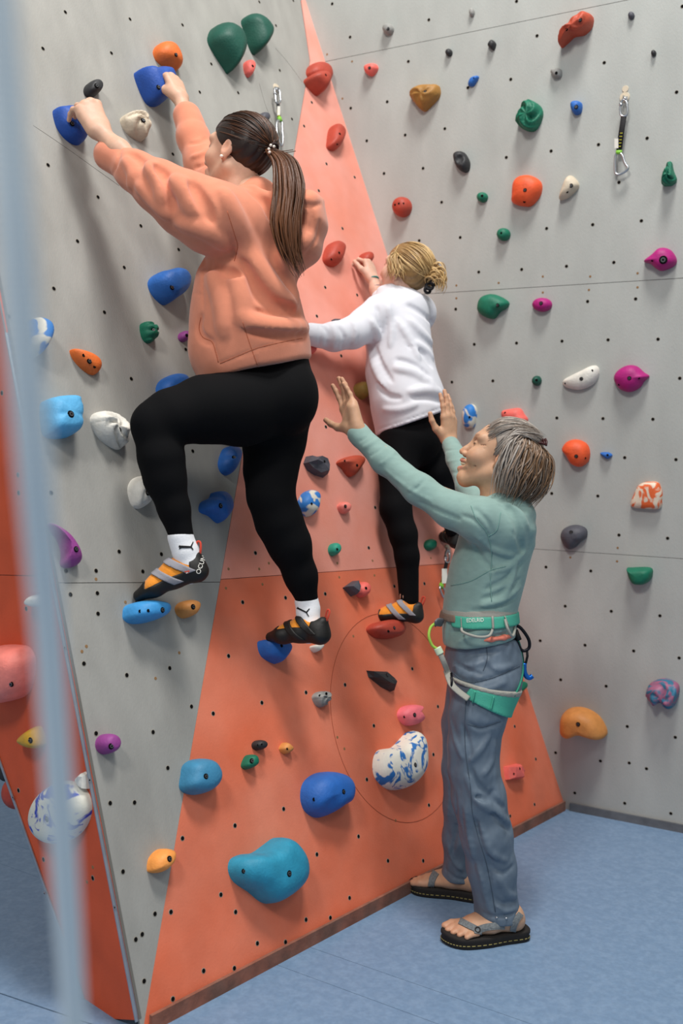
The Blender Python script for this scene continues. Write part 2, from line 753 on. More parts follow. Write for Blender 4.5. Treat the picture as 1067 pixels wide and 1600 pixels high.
# hidden flank behind the free edge
fa, fb = P_SIDE.hit(-60, 1015), P_SIDE.hit(141, 1591)
P_FLANK = Plane(fa, fb, (fa + fb) / 2 + np.array([.45, .9, 0.]))
mb = MB()
q = [fa, fb, fb + np.array([.3, .75, 0]), fa + np.array([.5, 1.1, 0])]
mb.add([*q, *[p + np.array([.03, -.005, .01]) for p in q]], [[0, 1, 2, 3], [7, 6, 5, 4], [0, 4, 5, 1], [1, 5, 6, 2], [2, 6, 7, 3], [3, 7, 4, 0]])
tag(mb.build('wall_flank', M_SIDE, smooth=False), kind='structure')


def trim_strip(name, plane, pts, w, label, screws):
    mb = MB()
    P = [plane.hit(*p, .002) for p in pts]
    mb.tube([plane.hit(*p, .003) for p in pts], w, 6, .5, up=plane.n)
    o = mb.build(name, M_TRIM, smooth=False)
    tag(o, label, kind='structure')
    for s in screws:
        m2 = MB().disc(plane.hit(*s, .008), plane.n, .0048, .002, 10, 0).disc(plane.hit(*s, .0102), plane.n, .0022, .0006, 8, 1)
        m2.build('screw', [M_STEEL, M_HOLE], o, smooth=False)


trim_strip('trim_1', P_GREY, [(214, 1596), (180, 1420), (140, 1214), (97, 985), (10, 520)], .006,
           'thin metal strip along the fold of the left wall', [(101, 1012), (140, 1219), (179, 1418), (60, 790)])
trim_strip('trim_2', P_SIDE, [(141, 1592), (85, 1430), (40, 1303), (-4, 1180)], .006,
           'thin metal strip on the free edge of the orange face', [(69, 1396), (20, 1246)])

# strips along the floor
mb = MB()
g = P_RED
t = (C_ - F_) / np.linalg.norm(C_ - F_)
nh = g.n * np.array([1, 1, 0])
nh /= np.linalg.norm(nh)
for a, b in ((.02, .99),):
    L = np.linalg.norm(C_ - F_)
    mb.box(F_ + t * L * .5 + nh * .004 + np.array([0, 0, .02]), [t, nh, [0, 0, 1]], [L * .49, .005, .022])
tag(mb.build('baseboard_centre', M_KICK, smooth=False), kind='structure')
mb = MB()
t = (D_ - C_) / np.linalg.norm(D_ - C_)
nh = P_BACK.n * np.array([1, 1, 0])
nh /= np.linalg.norm(nh)
mb.box(C_ + t * 1.38 + nh * .008 + np.array([0, 0, .015]), [t, nh, [0, 0, 1]], [1.36, .008, .018])
tag(mb.build('baseboard_back', M_KICK2, smooth=False), kind='structure')

floor = MB().box((0, 3, -.06), np.eye(3), (6, 7, .05)).build('floor', M_SEAM, smooth=False)
tag(floor, 'mottled blue grey sheet floor', kind='structure')
polys = [[np.array(p) for p in ((-6., -4.), (6., -4.), (6., 10.), (-6., 10.))]]
for (a, b) in (((490, 1482), (830, 1600)), ((0, 1552), (92, 1583)), ((0, 1349), (60, 1371))):
    A, B = at_floor(*a)[:2], at_floor(*b)[:2]
    new = []
    for P in polys:
        if a[0] == 490 or np.mean([p[0] for p in P]) < 90:
            for A2, B2 in ((A, B), (B, A)):
                Q = clip(P, A2, B2, .0022 if a[1] == 1552 else .0008)
                if len(Q) >= 3:
                    new.append(Q)
    polys = new
for P in polys:
    mb = MB()
    n = len(P)
    mb.add([(*p, -.012) for p in P] + [(*p, 0) for p in P],
           [list(range(n))[::-1], list(range(n, 2 * n))] + [[i, (i + 1) % n, n + (i + 1) % n, n + i] for i in range(n)])
    mb.build('floor_sheet', M_FLOOR, floor, smooth=False)

# bolt holes and screw heads, all too small to pick apart: one part for each wall
HOLES = {
    'g': (P_GREY, wall_grey, [(102, 19), (203, 30), (285, 39), (67, 76), (174, 83), (330, 100), (312, 144), (372, 145), (270, 241), (75, 258), (153, 308), (220, 353),
          (121, 377), (279, 390), (194, 418), (84, 451), (163, 488), (14, 495), (290, 546), (205, 592), (301, 705), (186, 862), (252, 866), (153, 959),
          (131, 1037), (198, 1055), (265, 1044), (239, 1144), (150, 1146), (210, 1254), (172, 1255), (192, 1362), (222, 1460), (212, 1468), (225, 1533), (405, 3),
          (458, 1), (431, 40), (437, 110), (456, 186), (80, 770), (299, 1104), (103, 892), (150, 892), (223, 893), (110, 929), (152, 927), (262, 1200), (242, 1428)]),
    'r': (P_RED, wall_red, [(487, 160), (475, 197), (510, 256), (498, 298), (554, 277), (535, 357), (508, 449), (558, 461), (495, 494), (533, 556), (522, 610), (509, 667),
          (586, 793), (576, 856), (508, 928), (616, 916), (399, 864), (379, 941), (446, 934), (357, 1025), (333, 1115), (409, 1098), (478, 1082), (539, 1070), (644, 1045),
          (584, 1134), (367, 1290), (443, 1264), (495, 1335), (478, 1437), (402, 1474), (345, 1398), (318, 1517), (270, 1561), (560, 1307), (546, 1403), (606, 1345),
          (670, 1258), (677, 1179), (573, 1218), (661, 1345), (684, 1104), (663, 912), (804, 1135), (797, 1275), (835, 1257), (837, 1186), (368, 1425), (545, 1233),
          (446, 1472), (366, 1513), (267, 1425), (285, 1310), (516, 1434)]),
    's': (P_SIDE, wall_side, [(41, 951), (29, 1235), (68, 1343), (145, 1372), (28, 742), (29, 770), (3, 614)]),
    'b': (P_BACK, wall_back, [(670, 31), (839, 56), (944, 98), (638, 96), (798, 124), (605, 159), (548, 169), (633, 211), (695, 201), (1057, 144), (573, 220), (661, 263),
          (791, 246), (861, 236), (935, 226), (1011, 216), (600, 271), (967, 285), (690, 316), (854, 357), (926, 351), (1002, 345), (655, 376), (719, 371), (748, 425), (815, 421),
          (885, 416), (959, 410), (712, 483), (918, 471), (993, 467), (741, 538), (807, 536), (878, 533), (950, 531), (1028, 530), (706, 597), (770, 595), (1062, 591),
          (870, 653), (942, 654), (1020, 655), (976, 715), (1056, 718), (862, 771), (934, 775), (967, 836), (1043, 841), (853, 886), (923, 892), (883, 947), (955, 955),
          (1031, 962), (844, 1001), (914, 1008), (990, 1017), (1061, 1028), (876, 1062), (947, 1072), (868, 1176), (980, 1135), (1055, 1152), (938, 1189), (983, 1192), (898, 1239),
          (1010, 1201), (1048, 1271), (731, 137), (547, 58), (807, 2), (1066, 10), (519, 6), (976, 1255)]),
}
SMALL = {'g': [(196, 941), (310, 900), (135, 1010), (128, 1018), (243, 1060), (150, 905), (280, 1020), (440, 222)],
         'r': [(405, 889), (420, 880), (357, 889), (353, 919), (410, 913), (538, 1170), (582, 876), (585, 899), (530, 902), (527, 880), (552, 994), (527, 1152), (618, 1282), (673, 872)],
         's': [(145, 1355), (136, 1378)],
         'b': [(511, 85), (550, 96), (535, 154), (848, 432), (922, 432), (996, 427), (848, 457), (920, 453), (996, 449), (779, 442), (713, 446), (713, 466), (965, 856), (964, 877), (820, 866), (891, 871)]}
for key, (pl_, wl, hs) in HOLES.items():
    mb = MB()
    for h in hs:
        c = pl_.hit(*h)
        mb.disc(c, pl_.n, .0078, .0006, 12, 1)
        mb.disc(c + pl_.n * .0006, pl_.n, .0060, .0003, 12, 0)
    for h in SMALL[key]:
        mb.disc(pl_.hit(*h), pl_.n, .005, .0006, 10, 2)
    tag(mb.build('bolt_hole', [M_HOLE, M_HOLE_RIM, M_RUST], wl, smooth=False), kind='stuff')

# round inspection cut-out in the orange panel
cc = [P_RED.px2(516, 1092), P_RED.px2(575, 1255), P_RED.px2(560, 972)]
A = np.array([[2 * (cc[1] - cc[0])[0], 2 * (cc[1] - cc[0])[1]], [2 * (cc[2] - cc[0])[0], 2 * (cc[2] - cc[0])[1]]])
ctr = np.linalg.solve(A, [cc[1] @ cc[1] - cc[0] @ cc[0], cc[2] @ cc[2] - cc[0] @ cc[0]])
rad = np.linalg.norm(cc[0] - ctr)
mb = MB()
mb.tube([P_RED.to3(ctr + rad * np.array([math.cos(a), math.sin(a)]), .0002) for a in np.linspace(0, 2 * math.pi, 72, endpoint=False)], .0011, 4, closed=True)
mb.build('round_cutout_joint', mat('joint_brown', 'A04E34', .9), wall_red)


# ------------------------------------------------------------------ climbing holds
HC = {'blue': '2562B0', 'deepblue': '1A489A', 'skyblue': '3D92CF', 'lightblue': '58A8D6', 'teal': '2A8FAE', 'orange': 'D96A2B', 'red': 'B5392F',
      'pink': 'E8707A', 'coral': 'E86A60', 'green': '0F6A50', 'dkgreen': '0C4A3C', 'turq': '2D9A80', 'black': '2A2A2C', 'dkgrey': '4A4A52', 'grey': '8F8E8A',
      'beige': 'C9BBA5', 'white': 'DAD6CC', 'purple': '8E3F86', 'magenta': 'A3156F', 'brown': '9C6F33', 'yellow': 'C99A2E', 'olive': '9A8440', 'tan': 'D08A48',
      'brick': 'A8402F', 'oran2': 'E0562A', 'salmon': 'EE8578', 'paleorange': 'F09A4A', 'redbrown': 'B24A32', 'bluegrey': '3D83A8'}
M_BOLT = mat('hold_bolt_steel', '6E6E70', .4, metal=.9)


def hold_mat(c):
    if c == 'marble':
        return mat('hold_marble_blue_white', 'E2DFD3', .55, .25, 120, .05, 14, color2='2A6FB5', mix_lo=.54, mix_hi=.60, dist=2.2, detail=2, stretch=(1.2, 1, .8))
    if c == 'marbledeep':
        return mat('hold_marble_navy_white', 'DDDACB', .5, .2, 120, .04, 9, color2='2B3FB0', mix_lo=.53, mix_hi=.60, dist=2.6, detail=2.5, stretch=(1, 1, 1.6))
    if c == 'swirl':
        return mat('hold_swirl_blue_pink', '9A5C78', .5, .2, 120, .1, 16, color2='2C6B88', mix_lo=.44, mix_hi=.56, dist=2.2, detail=2)
    if c == 'halfblue':
        return mat('hold_half_blue_white', '2A78C4', .55, .2, 120, .05, 11, color2='D8D3C4', mix_lo=.50, mix_hi=.54, dist=1.3, detail=1.5)
    if c == 'patch':
        return mat('hold_patch_orange_white', 'D9612F', .55, .2, 120, .08, 15, color2='D9C9B4', mix_lo=.47, mix_hi=.55, dist=2., detail=2)
    return mat('hold_' + c, HC[c], .55, .4, 130, .10, 14, spec=.4, bdist=.003)


def E(cx, cy, rx, ry, rot=0., n=12):
    c, s = math.cos(math.radians(rot)), math.sin(math.radians(rot))
    return [(cx + rx * math.cos(t) * c - ry * math.sin(t) * s, cy + rx * math.cos(t) * s + ry * math.sin(t) * c)
            for t in np.linspace(0, 2 * math.pi, n, endpoint=False)]


WALLS = {'g': P_GREY, 'r': P_RED, 's': P_SIDE, 'b': P_BACK}


def dome(mb, O2, plane, h, peak=(0, 0), sq=.75, rough=0., facet=False, seed=0, dish=None, groove=0., nring=9):
    """Bulging shape on a wall from an outline in wall coordinates."""
    O2 = np.asarray(O2)
    c = O2.mean(0)
    n = len(O2)
    size = np.sqrt(((O2 - c) ** 2).sum(1)).mean()
    rings = []
    ph = np.linspace(0, math.pi / 2, nring) if not facet else np.array([0, .5, 1.05, math.pi / 2])
    V, Fc = [], []
    rr = np.random.default_rng(seed)
    for i, a in enumerate(ph[:-1]):
        s_, hh = math.cos(a) ** sq, h * math.sin(a) ** .85
        cc = c + np.array(peak) * size * (1 - s_)
        R = cc + (O2 - c) * s_
        for k, q in enumerate(R):
            e = 0
            if rough and i > 0:
                e = rough * h * math.sin(5.1 * k / n * 6.283 + seed + 2.2 * i * .6) * .5 + rough * h * math.sin(2.3 * k / n * 6.283 + 1.7 * seed + i * .4) * .5
            if groove and i > 0:
                e -= groove * h * max(0, math.sin(q[1] / size * 9)) * .5
            if facet and i > 0:
                e = rr.normal() * h * .10
                q = q + rr.normal(size=2) * size * .05
            V.append(plane.to3(q, hh + e - (.004 if i == 0 else 0)))
    V.append(plane.to3(c + np.array(peak) * size, h * (1 if not facet else .96)))
    V = np.array(V)
    if dish is not None:                      # scooped hollow: (x, y, radius, depth) in outline units
        for (dx, dy, dr, dd) in dish:
            q = c + np.array([dx, dy]) * size
            loc2 = np.stack([(V - plane.o) @ plane.e1, (V - plane.o) @ plane.e2], 1)
            w = np.clip(1 - ((loc2 - q) ** 2).sum(1) / (dr * size) ** 2, 0, 1)
            V -= plane.n * (w * dd * h)[:, None]
    m = len(ph) - 1
    for i in range(m - 1):
        for k in range(n):
            k2 = (k + 1) % n
            Fc.append([i * n + k, i * n + k2, (i + 1) * n + k2, (i + 1) * n + k])
    for k in range(n):
        Fc.append([(m - 1) * n + k, (m - 1) * n + (k + 1) % n, m * n])
    mb.add(V, Fc)


def hold(label, wall, out, h, color, bolts=(), facet=False, rough=.0, peak=(0, 0), sq=.7, dish=None, extra=None, groove=0., name='climbing_hold', bolt_r=.0085, group='climbing holds on the walls'):
    pl_ = WALLS[wall]
    o2 = np.array([pl_.px2(u, v, h * .35) for u, v in out])
    if not facet:
        o2 = spline(o2, 44, closed=True)
    ar = np.sum(o2[:, 0] * np.roll(o2[:, 1], -1) - np.roll(o2[:, 0], -1) * o2[:, 1])
    if ar < 0:
        o2 = o2[::-1]
    mb = MB()
    sd = int(abs(out[0][0] * 7 + out[0][1] * 3)) % 97
    dome(mb, o2, pl_, h, peak, sq, rough, facet, sd, dish, groove)
    if extra is not None:
        for (eo, eh) in extra:
            q2 = spline(np.array([pl_.px2(u, v, eh * .6) for u, v in eo]), 32, closed=True)
            if np.sum(q2[:, 0] * np.roll(q2[:, 1], -1) - np.roll(q2[:, 0], -1) * q2[:, 1]) < 0:
                q2 = q2[::-1]
            dome(mb, q2, pl_, eh, (0, 0), .6, 0, False, 1)
    ob = mb.build(name, hold_mat(color), smooth=not facet, org=pl_.to3(o2.mean(0)))
    tag(ob, label, 'climbing hold', group)
    if bolts:
        bv = bvh_of(ob)
        for b in bolts:
            u, v = b[0], b[1]
            p, nn = cast(bv, u, v)
            if p is None:
                continue
            ax = pl_.n * .75 + nn * .45
            ax /= np.linalg.norm(ax)
            r = b[2] if len(b) > 2 else bolt_r
            m2 = MB().disc(p - ax * .001, ax, r, .0016, 14, 0)
            if r >= .007:
                m2.disc(p + ax * .0006, ax, r * .62, .0022, 12, 1)
                m2.disc(p + ax * .0028, ax, r * .30, .0004, 6, 0)
            m2.build('bolt', [M_HOLE, M_BOLT], ob, smooth=False)
    return ob


# --- grey face on the left
hold('deep blue hold gripped by the left hand of the orange hoodie climber', 'g', [(88, 170), (97, 166), (112, 166), (128, 178), (136, 205), (133, 219), (124, 223), (108, 214), (94, 195)], .055, 'deepblue', [(113, 193)], sq=.55)
hold('small black round hold just above the left hand of the hoodie climber', 'g', E(146, 138, 11, 12, 20), .045, 'black', [(151, 134)], sq=.5)
hold('deep blue jug hold under the right hand of the orange hoodie climber', 'g', [(218, 112), (224, 106), (250, 107), (264, 113), (270, 138), (262, 154), (250, 161), (238, 157), (228, 140)], .085, 'deepblue', [(248, 136)], sq=.5, dish=[(-.2, .75, .4, .3)])
hold('orange elongated hold right above the higher gripping hand', 'g', [(245, 75), (252, 66), (265, 67), (276, 80), (283, 100), (279, 108), (268, 103), (255, 96), (247, 86)], .06, 'orange', [(275, 85)])
hold('beige pinch hold between the two raised arms', 'g', [(193, 185), (200, 176), (216, 175), (228, 182), (230, 198), (227, 217), (215, 213), (202, 203)], .055, 'beige', [(224, 188)], rough=.2, peak=(.2, .2))
hold('large dark green teardrop hold at the top, left one of the pair', 'g', [(334, 50), (340, 38), (352, 36), (368, 48), (377, 70), (376, 90), (366, 109), (358, 100), (345, 80), (335, 62)], .10, 'dkgreen', peak=(.15, -.1))
hold('dark green teardrop hold at the top, right one of the pair', 'g', [(385, 28), (392, 21), (405, 28), (418, 45), (419, 60), (411, 76), (404, 80), (397, 68), (390, 45)], .09, 'dkgreen', peak=(.15, -.2))
hold('small coral pink hold below the two dark green teardrops', 'g', [(383, 100), (387, 94), (394, 96), (397, 106), (392, 119), (386, 115)], .035, 'coral', [(395, 103, .006)])
hold('small dark hold peeking out above the dark ponytail head', 'g', E(411, 185, 8, 9), .04, 'dkgrey')
hold('royal blue jug hold beside the waist of the orange hoodie', 'g', [(240, 440), (245, 428), (260, 421), (280, 423), (291, 438), (288, 456), (276, 466), (264, 472), (248, 458)], .085, 'blue', [(269, 449)], sq=.5, dish=[(-.2, .75, .4, .25)])
hold('small ridged green hold left of the hoodie pocket', 'g', [(223, 507), (229, 502), (240, 507), (245, 520), (243, 531), (234, 534), (226, 525)], .045, 'green', [(240, 516)], groove=.5)
hold('tiny dull purple hold touching the hoodie front', 'g', E(289, 525, 8, 8), .03, 'purple', [(292, 524, .006)])
hold('orange sliver hold with three holes right of the blue rope', 'g', [(113, 547), (118, 545), (140, 552), (155, 563), (158, 575), (150, 584), (136, 578), (120, 562)], .04, 'orange', [(140, 564), (131, 555, .005), (148, 573, .005)])
hold('blue and white marbled hold half hidden behind the rope', 'g', [(50, 500), (65, 498), (75, 508), (77, 525), (70, 545), (60, 555), (46, 540)], .07, 'halfblue')
hold('square light blue hold with scuffed bands beside the rope', 'g', [(71, 632), (78, 622), (110, 619), (120, 627), (122, 655), (119, 676), (98, 682), (78, 678), (72, 660)], .075, 'lightblue', [(111, 647, .011)], sq=.35, groove=.12)
hold('off-white rock shaped hold right of the square blue one', 'g', [(147, 655), (150, 645), (162, 640), (178, 646), (192, 662), (199, 680), (197, 697), (188, 700), (175, 694), (160, 682), (151, 668)], .055, 'white', [(187, 670)], rough=.3)
hold('off-white oval hold half hidden by the bent shin', 'g', [(205, 765), (209, 750), (220, 743), (232, 748), (238, 765), (234, 785), (222, 793), (211, 787)], .05, 'white', [(231, 770)], rough=.1)
hold('blue hold peeking out above the bent black thigh', 'g', [(250, 605), (256, 592), (272, 584), (288, 587), (294, 600), (288, 612), (270, 620), (255, 618)], .06, 'blue')
hold('blue two-lobed hold under the thigh, upper one by the grey edge', 'g', [(346, 722), (352, 702), (362, 696), (372, 700), (374, 712), (368, 730), (360, 741), (350, 736)], .05, 'blue', [(366, 715)], dish=[(-.5, .2, .4, .3)])
hold('blue two-lobed hold under the thigh, lower one by the grey edge', 'g', [(318, 797), (320, 783), (333, 776), (337, 768), (350, 768), (359, 780), (361, 797), (352, 812), (345, 815), (332, 804)], .06, 'blue', [(345, 790)])
hold('purple curved horn hold right of the rope', 'g', [(78, 817), (86, 820), (102, 832), (117, 852), (126, 872), (123, 882), (110, 886), (100, 881), (101, 865), (96, 845), (84, 828)], .05, 'purple', [(119, 858)])
hold('sky blue egg shaped foothold under the higher climbing shoe', 'g', [(202, 958), (205, 945), (220, 939), (240, 940), (256, 944), (260, 955), (252, 965), (235, 971), (215, 972), (204, 966)], .085, 'skyblue', [(254, 953), (219, 955, .005), (232, 954, .005)], sq=.55)
hold('small brown-orange hold right of the sky blue foothold', 'g', [(279, 950), (284, 941), (297, 937), (308, 941), (309, 950), (303, 961), (292, 965), (283, 960)], .05, 'tan', [(302, 948)])
hold('round purple hold low on the grey face', 'g', E(169, 1162, 14, 16), .05, 'purple', [(174, 1166)], sq=.5)
hold('light orange hold at the low tip of the grey face', 'g', [(236, 1358), (239, 1340), (252, 1327), (268, 1327), (271, 1336), (266, 1350), (252, 1363), (240, 1363)], .05, 'paleorange', [(265, 1342)])
# --- orange side face behind the rope
hold('large salmon pink hold at the left picture edge', 's', [(-34, 1045), (-22, 1014), (22, 1011), (37, 1024), (40, 1045), (33, 1080), (15, 1095), (-20, 1096)], .09, 'salmon', [(17, 1069)], sq=.5)
hold('small yellow triangular hold left of the rope', 's', [(29, 1156), (52, 1136), (61, 1146), (64, 1166), (50, 1169)], .045, 'yellow', [(47, 1157)], facet=False, sq=.9)
hold('large white hold with navy marbling behind the rope', 's', E(91, 1271, 42, 50, 25), .055, 'marbledeep', [(73, 1280)], sq=.55)
hold('small pale grey pyramid hold by the metal strip', 's', [(118, 1217), (130, 1206), (134, 1209), (137, 1234), (129, 1231)], .022, 'white', facet=True)
hold('tiny white hold just left of the rope', 's', [(44, 940), (52, 930), (66, 932), (66, 947), (50, 947)], .04, 'white')
WALLS['f'] = P_FLANK
_q = P_SIDE.hit(22, 1246)
for _c, _lab, _s, _z, _m in ((P_SIDE.hit(14, 1250, 0), 'brick red hold sticking out behind the free wall edge', .045, 0, 'brick'), (P_SIDE.hit(-2, 1215), 'black hold sticking out behind the free wall edge', .03, 0, 'black')):
    b_ = Blob(.01)
    _c = _c + np.array([.0, .07, .0])
    b_.ell(_c, (_s, _s * .9, _s * 1.1)).ell(_c + np.array([.02, .03, .0]), (_s, _s, _s))
    _V, _Fq = b_.mesh(.006)
    tag(obj('climbing_hold', _V, _Fq, hold_mat(_m)), _lab, 'climbing hold', 'climbing holds on the walls')
# --- orange wedge
hold('red double-lipped hold at the tip of the orange wedge', 'r', [(483, 110), (487, 100), (500, 97), (513, 104), (518, 118), (515, 128), (508, 141), (497, 132), (487, 119)], .06, 'brick', [(509, 117, .006)], extra=[([(487, 118), (497, 111), (510, 114), (516, 126), (509, 141), (498, 133)], .085)])
hold('brick red lumpy hold near the tip of the orange wedge', 'r', [(515, 218), (518, 200), (526, 193), (535, 200), (537, 212), (530, 230), (522, 233), (515, 228)], .055, 'brick', [(531, 209, .006), (527, 225, .005)])
hold('brick red lumpy hold right of the orange hood', 'r', [(509, 398), (515, 382), (526, 376), (536, 382), (537, 392), (530, 412), (520, 414), (511, 408)], .055, 'brick', [(530, 395, .006), (518, 405, .005)])
hold('small red hold grasped by the child in white', 'r', E(572, 404, 8, 10), .05, 'brick')
hold('tiny dark grey hold above the white sleeve', 'r', [(520, 499), (530, 498), (532, 506), (522, 508)], .025, 'dkgrey', facet=True)
hold('small pink hold below the white cuff', 'r', E(484, 546, 8, 9), .04, 'coral')
hold('olive yellow hold left of the white shirt hem', 'r', [(557, 605), (562, 597), (570, 600), (572, 622), (562, 617)], .05, 'olive')
hold('olive hold in the gap between the child legs', 'r', [(650, 718), (657, 712), (664, 722), (660, 733), (652, 730)], .04, 'olive')
hold('angular charcoal grey rock hold between the two climbers', 'r', [(479, 722), (483, 711), (493, 711), (509, 716), (516, 730), (510, 745), (497, 741), (485, 733)], .05, 'dkgrey', [(507, 721, .006)], facet=True)
hold('round blue and white hold below the charcoal rock hold', 'r', [(469, 785), (475, 771), (486, 765), (497, 770), (498, 785), (494, 800), (484, 806), (473, 798)], .045, 'halfblue', [(487, 787, .005)])
hold('red-brown winged hold touching the mint sleeve', 'r', [(530, 722), (538, 715), (555, 711), (566, 714), (568, 722), (560, 735), (552, 744), (545, 740), (538, 730)], .05, 'redbrown', [(558, 727, .006), (539, 720, .005)])
hold('tiny pink hold in the middle of the orange wedge', 'r', [(530, 790), (537, 784), (546, 790), (543, 801), (535, 801)], .035, 'salmon', [(540, 791, .007)])
hold('small turquoise hold in the middle of the orange wedge', 'r', E(523, 858, 7, 10), .035, 'turq', [(527, 858, .005)])
hold('small grey pyramid hold touching a pink one', 'r', [(540, 917), (556, 906), (558, 918), (553, 931)], .045, 'dkgrey', facet=True)
hold('small round pink hold touching the grey pyramid', 'r', E(567, 921, 9, 12), .04, 'coral', [(572, 919, .006)])
hold('small dark green oval hold left of the mint shirt chest', 'r', E(673, 851, 8, 9), .03, 'green')
hold('red foothold under the climbing shoe of the child', 'r', [(579, 982), (590, 972), (618, 968), (629, 980), (624, 994), (605, 997), (590, 994)], .065, 'brick', [(607, 986, .006), (616, 981, .007)], sq=.5)
hold('blue foothold under the lower shoe of the hoodie climber', 'r', [(409, 1006), (414, 999), (440, 1001), (450, 1008), (450, 1018), (440, 1033), (433, 1035), (415, 1024)], .06, 'blue', [(440, 1009, .006)], sq=.5)
hold('tiny white hold under the heel of the lower shoe', 'r', [(487, 1010), (500, 1006), (504, 1010), (494, 1019)], .03, 'white')
hold('black angular wedge hold right of centre on the orange wall', 'r', [(577, 1046), (600, 1049), (616, 1060), (617, 1070), (615, 1080), (600, 1073), (580, 1057)], .045, 'black', [(605, 1055, .007)], facet=True)
hold('small grey stone hold left of the black wedge hold', 'r', [(491, 1090), (497, 1081), (511, 1081), (513, 1090), (511, 1101), (500, 1104)], .035, 'grey', [(500, 1087, .005), (510, 1084, .005)], rough=.3)
hold('pink hold with two pointed horns', 'r', [(626, 1118), (630, 1106), (642, 1101), (657, 1103), (653, 1111), (660, 1125), (648, 1133), (635, 1131)], .05, 'pink', [(648, 1117), (632, 1120, .005)], sq=.55)
hold('white and blue marbled hold like a bean beside the grey trousers', 'r', [(592, 1200), (594, 1180), (602, 1170), (620, 1167), (635, 1152), (648, 1141), (660, 1150), (664, 1175), (663, 1200), (652, 1220), (635, 1232), (615, 1232), (598, 1218)], .085, 'marble', [(649, 1195)], sq=.6)
hold('small black domed hold low on the orange wall', 'r', E(406, 1164, 9, 8), .035, 'black', [(403, 1164, .003), (409, 1163, .003)])
hold('small tan hold low on the orange wall', 'r', [(439, 1170), (445, 1160), (453, 1165), (456, 1172), (447, 1178)], .03, 'tan', [(449, 1170, .004)])
hold('small green hold below the black domed one', 'r', [(381, 1196), (387, 1181), (396, 1179), (400, 1186), (399, 1196), (388, 1202)], .04, 'green', [(394, 1189)])
hold('chalky blue half-round hold at the boundary of grey and orange', 'r', [(289, 1232), (290, 1210), (294, 1194), (310, 1185), (330, 1188), (341, 1205), (340, 1222), (328, 1236), (308, 1241)], .07, 'bluegrey', [(322, 1213)], sq=.55)
hold('blue round hold with a scooped lower lobe', 'r', [(480, 1245), (484, 1222), (500, 1208), (520, 1205), (540, 1212), (549, 1230), (545, 1252), (530, 1262), (515, 1275), (500, 1276), (486, 1265)], .09, 'blue', [(537, 1237), (491, 1249, .006)], sq=.6, dish=[(-.5, -.7, .7, .25)])
hold('biggest teal boot-shaped hold near the floor', 'r', [(369, 1360), (372, 1342), (388, 1334), (405, 1332), (425, 1318), (440, 1308), (455, 1311), (470, 1328), (478, 1350), (476, 1375), (460, 1395), (435, 1411), (418, 1408), (400, 1393), (378, 1378)], .10, 'teal', [(452, 1365, .010), (381, 1361, .007)], sq=.6)
hold('small pink block hold right of the grey trousers', 'r', [(791, 1197), (812, 1192), (817, 1204), (815, 1217), (794, 1218)], .045, 'coral', [(812, 1201, .006), (803, 1209, .004)], facet=True)
hold('green hold half hidden behind the harness leg loop', 'r', [(804, 1064), (818, 1066), (819, 1076), (808, 1083)], .045, 'green')
# --- pale grey wall at the back
hold('orange-red stepped hold at the top of the back wall', 'b', [(874, 72), (876, 54), (888, 42), (900, 26), (915, 19), (924, 24), (922, 40), (910, 52), (895, 55), (886, 63)], .09, 'redbrown', [(906, 31), (885, 46, .006)], sq=.5, rough=.15)
hold('small grey-green hold at the top left of the back wall', 'b', E(606, 45, 8, 9), .035, 'grey', [(606, 45, .007)])
hold('tiny pale hold at the very top of the back wall', 'b', E(737, 19, 4, 7), .02, 'grey')
hold('tiny dark blue-grey hold right of the top seam', 'b', [(762, 71), (768, 62), (774, 68), (770, 78)], .03, 'black')
hold('tiny dark knob below the top seam of the back wall', 'b', E(701, 82, 5, 6), .025, 'black')
hold('tiny dark grey hold at the top right of the back wall', 'b', E(986, 24, 5, 6), .02, 'dkgrey')
hold('tiny black knob right of the hanging quickdraw, high up', 'b', E(1021, 83, 4, 5), .02, 'black')
hold('small coral hold left of the brown one on the back wall', 'b', [(569, 106), (573, 101), (585, 99), (589, 107), (581, 118), (572, 115)], .04, 'coral', [(577, 106, .007)])
hold('brown wedge-shaped hold on the back wall', 'b', [(640, 148), (646, 137), (660, 132), (680, 131), (685, 138), (684, 150), (672, 164), (660, 173), (648, 162)], .065, 'brown', [(664, 143)], rough=.1)
hold('tiny blue crescent hold right of the brown wedge', 'b', [(731, 133), (735, 122), (745, 118), (747, 122), (739, 134)], .025, 'blue', [(740, 122, .003)])
hold('dark green blocky hold left of the small blue one', 'b', [(807, 192), (812, 172), (818, 160), (828, 156), (842, 164), (846, 178), (840, 195), (831, 204), (818, 202)], .07, 'green', rough=.3, sq=.5)
hold('small grey square hold below the orange-red stepped hold', 'b', [(860, 112), (864, 107), (876, 108), (876, 120), (866, 122)], .03, 'grey', [(869, 114, .006)])
hold('small blue rounded hold left of the hanging quickdraw', 'b', [(892, 170), (892, 160), (900, 157), (908, 161), (907, 175), (898, 179)], .04, 'blue', [(900, 167)])
hold('black oval hold with a hollow on the back wall', 'b', [(708, 242), (714, 236), (724, 238), (732, 252), (731, 265), (723, 269), (713, 260)], .05, 'black', dish=[(.1, .1, .5, .3)])
hold('bright orange round hold on the back wall', 'b', [(799, 305), (801, 285), (810, 275), (826, 273), (840, 280), (845, 290), (842, 305), (830, 320), (818, 322), (800, 317)], .06, 'oran2', [(820, 297), (819, 315, .006)])
hold('beige fin hold right of the bright orange one', 'b', [(873, 311), (878, 293), (885, 277), (893, 274), (902, 284), (902, 293), (890, 306), (880, 311)], .05, 'beige', [(892, 290), (886, 300, .005)])
hold('dark green knobbly hold at the right picture edge', 'b', [(1034, 288), (1036, 272), (1042, 255), (1048, 252), (1051, 265), (1056, 280), (1050, 288), (1042, 290)], .06, 'green', rough=.3)
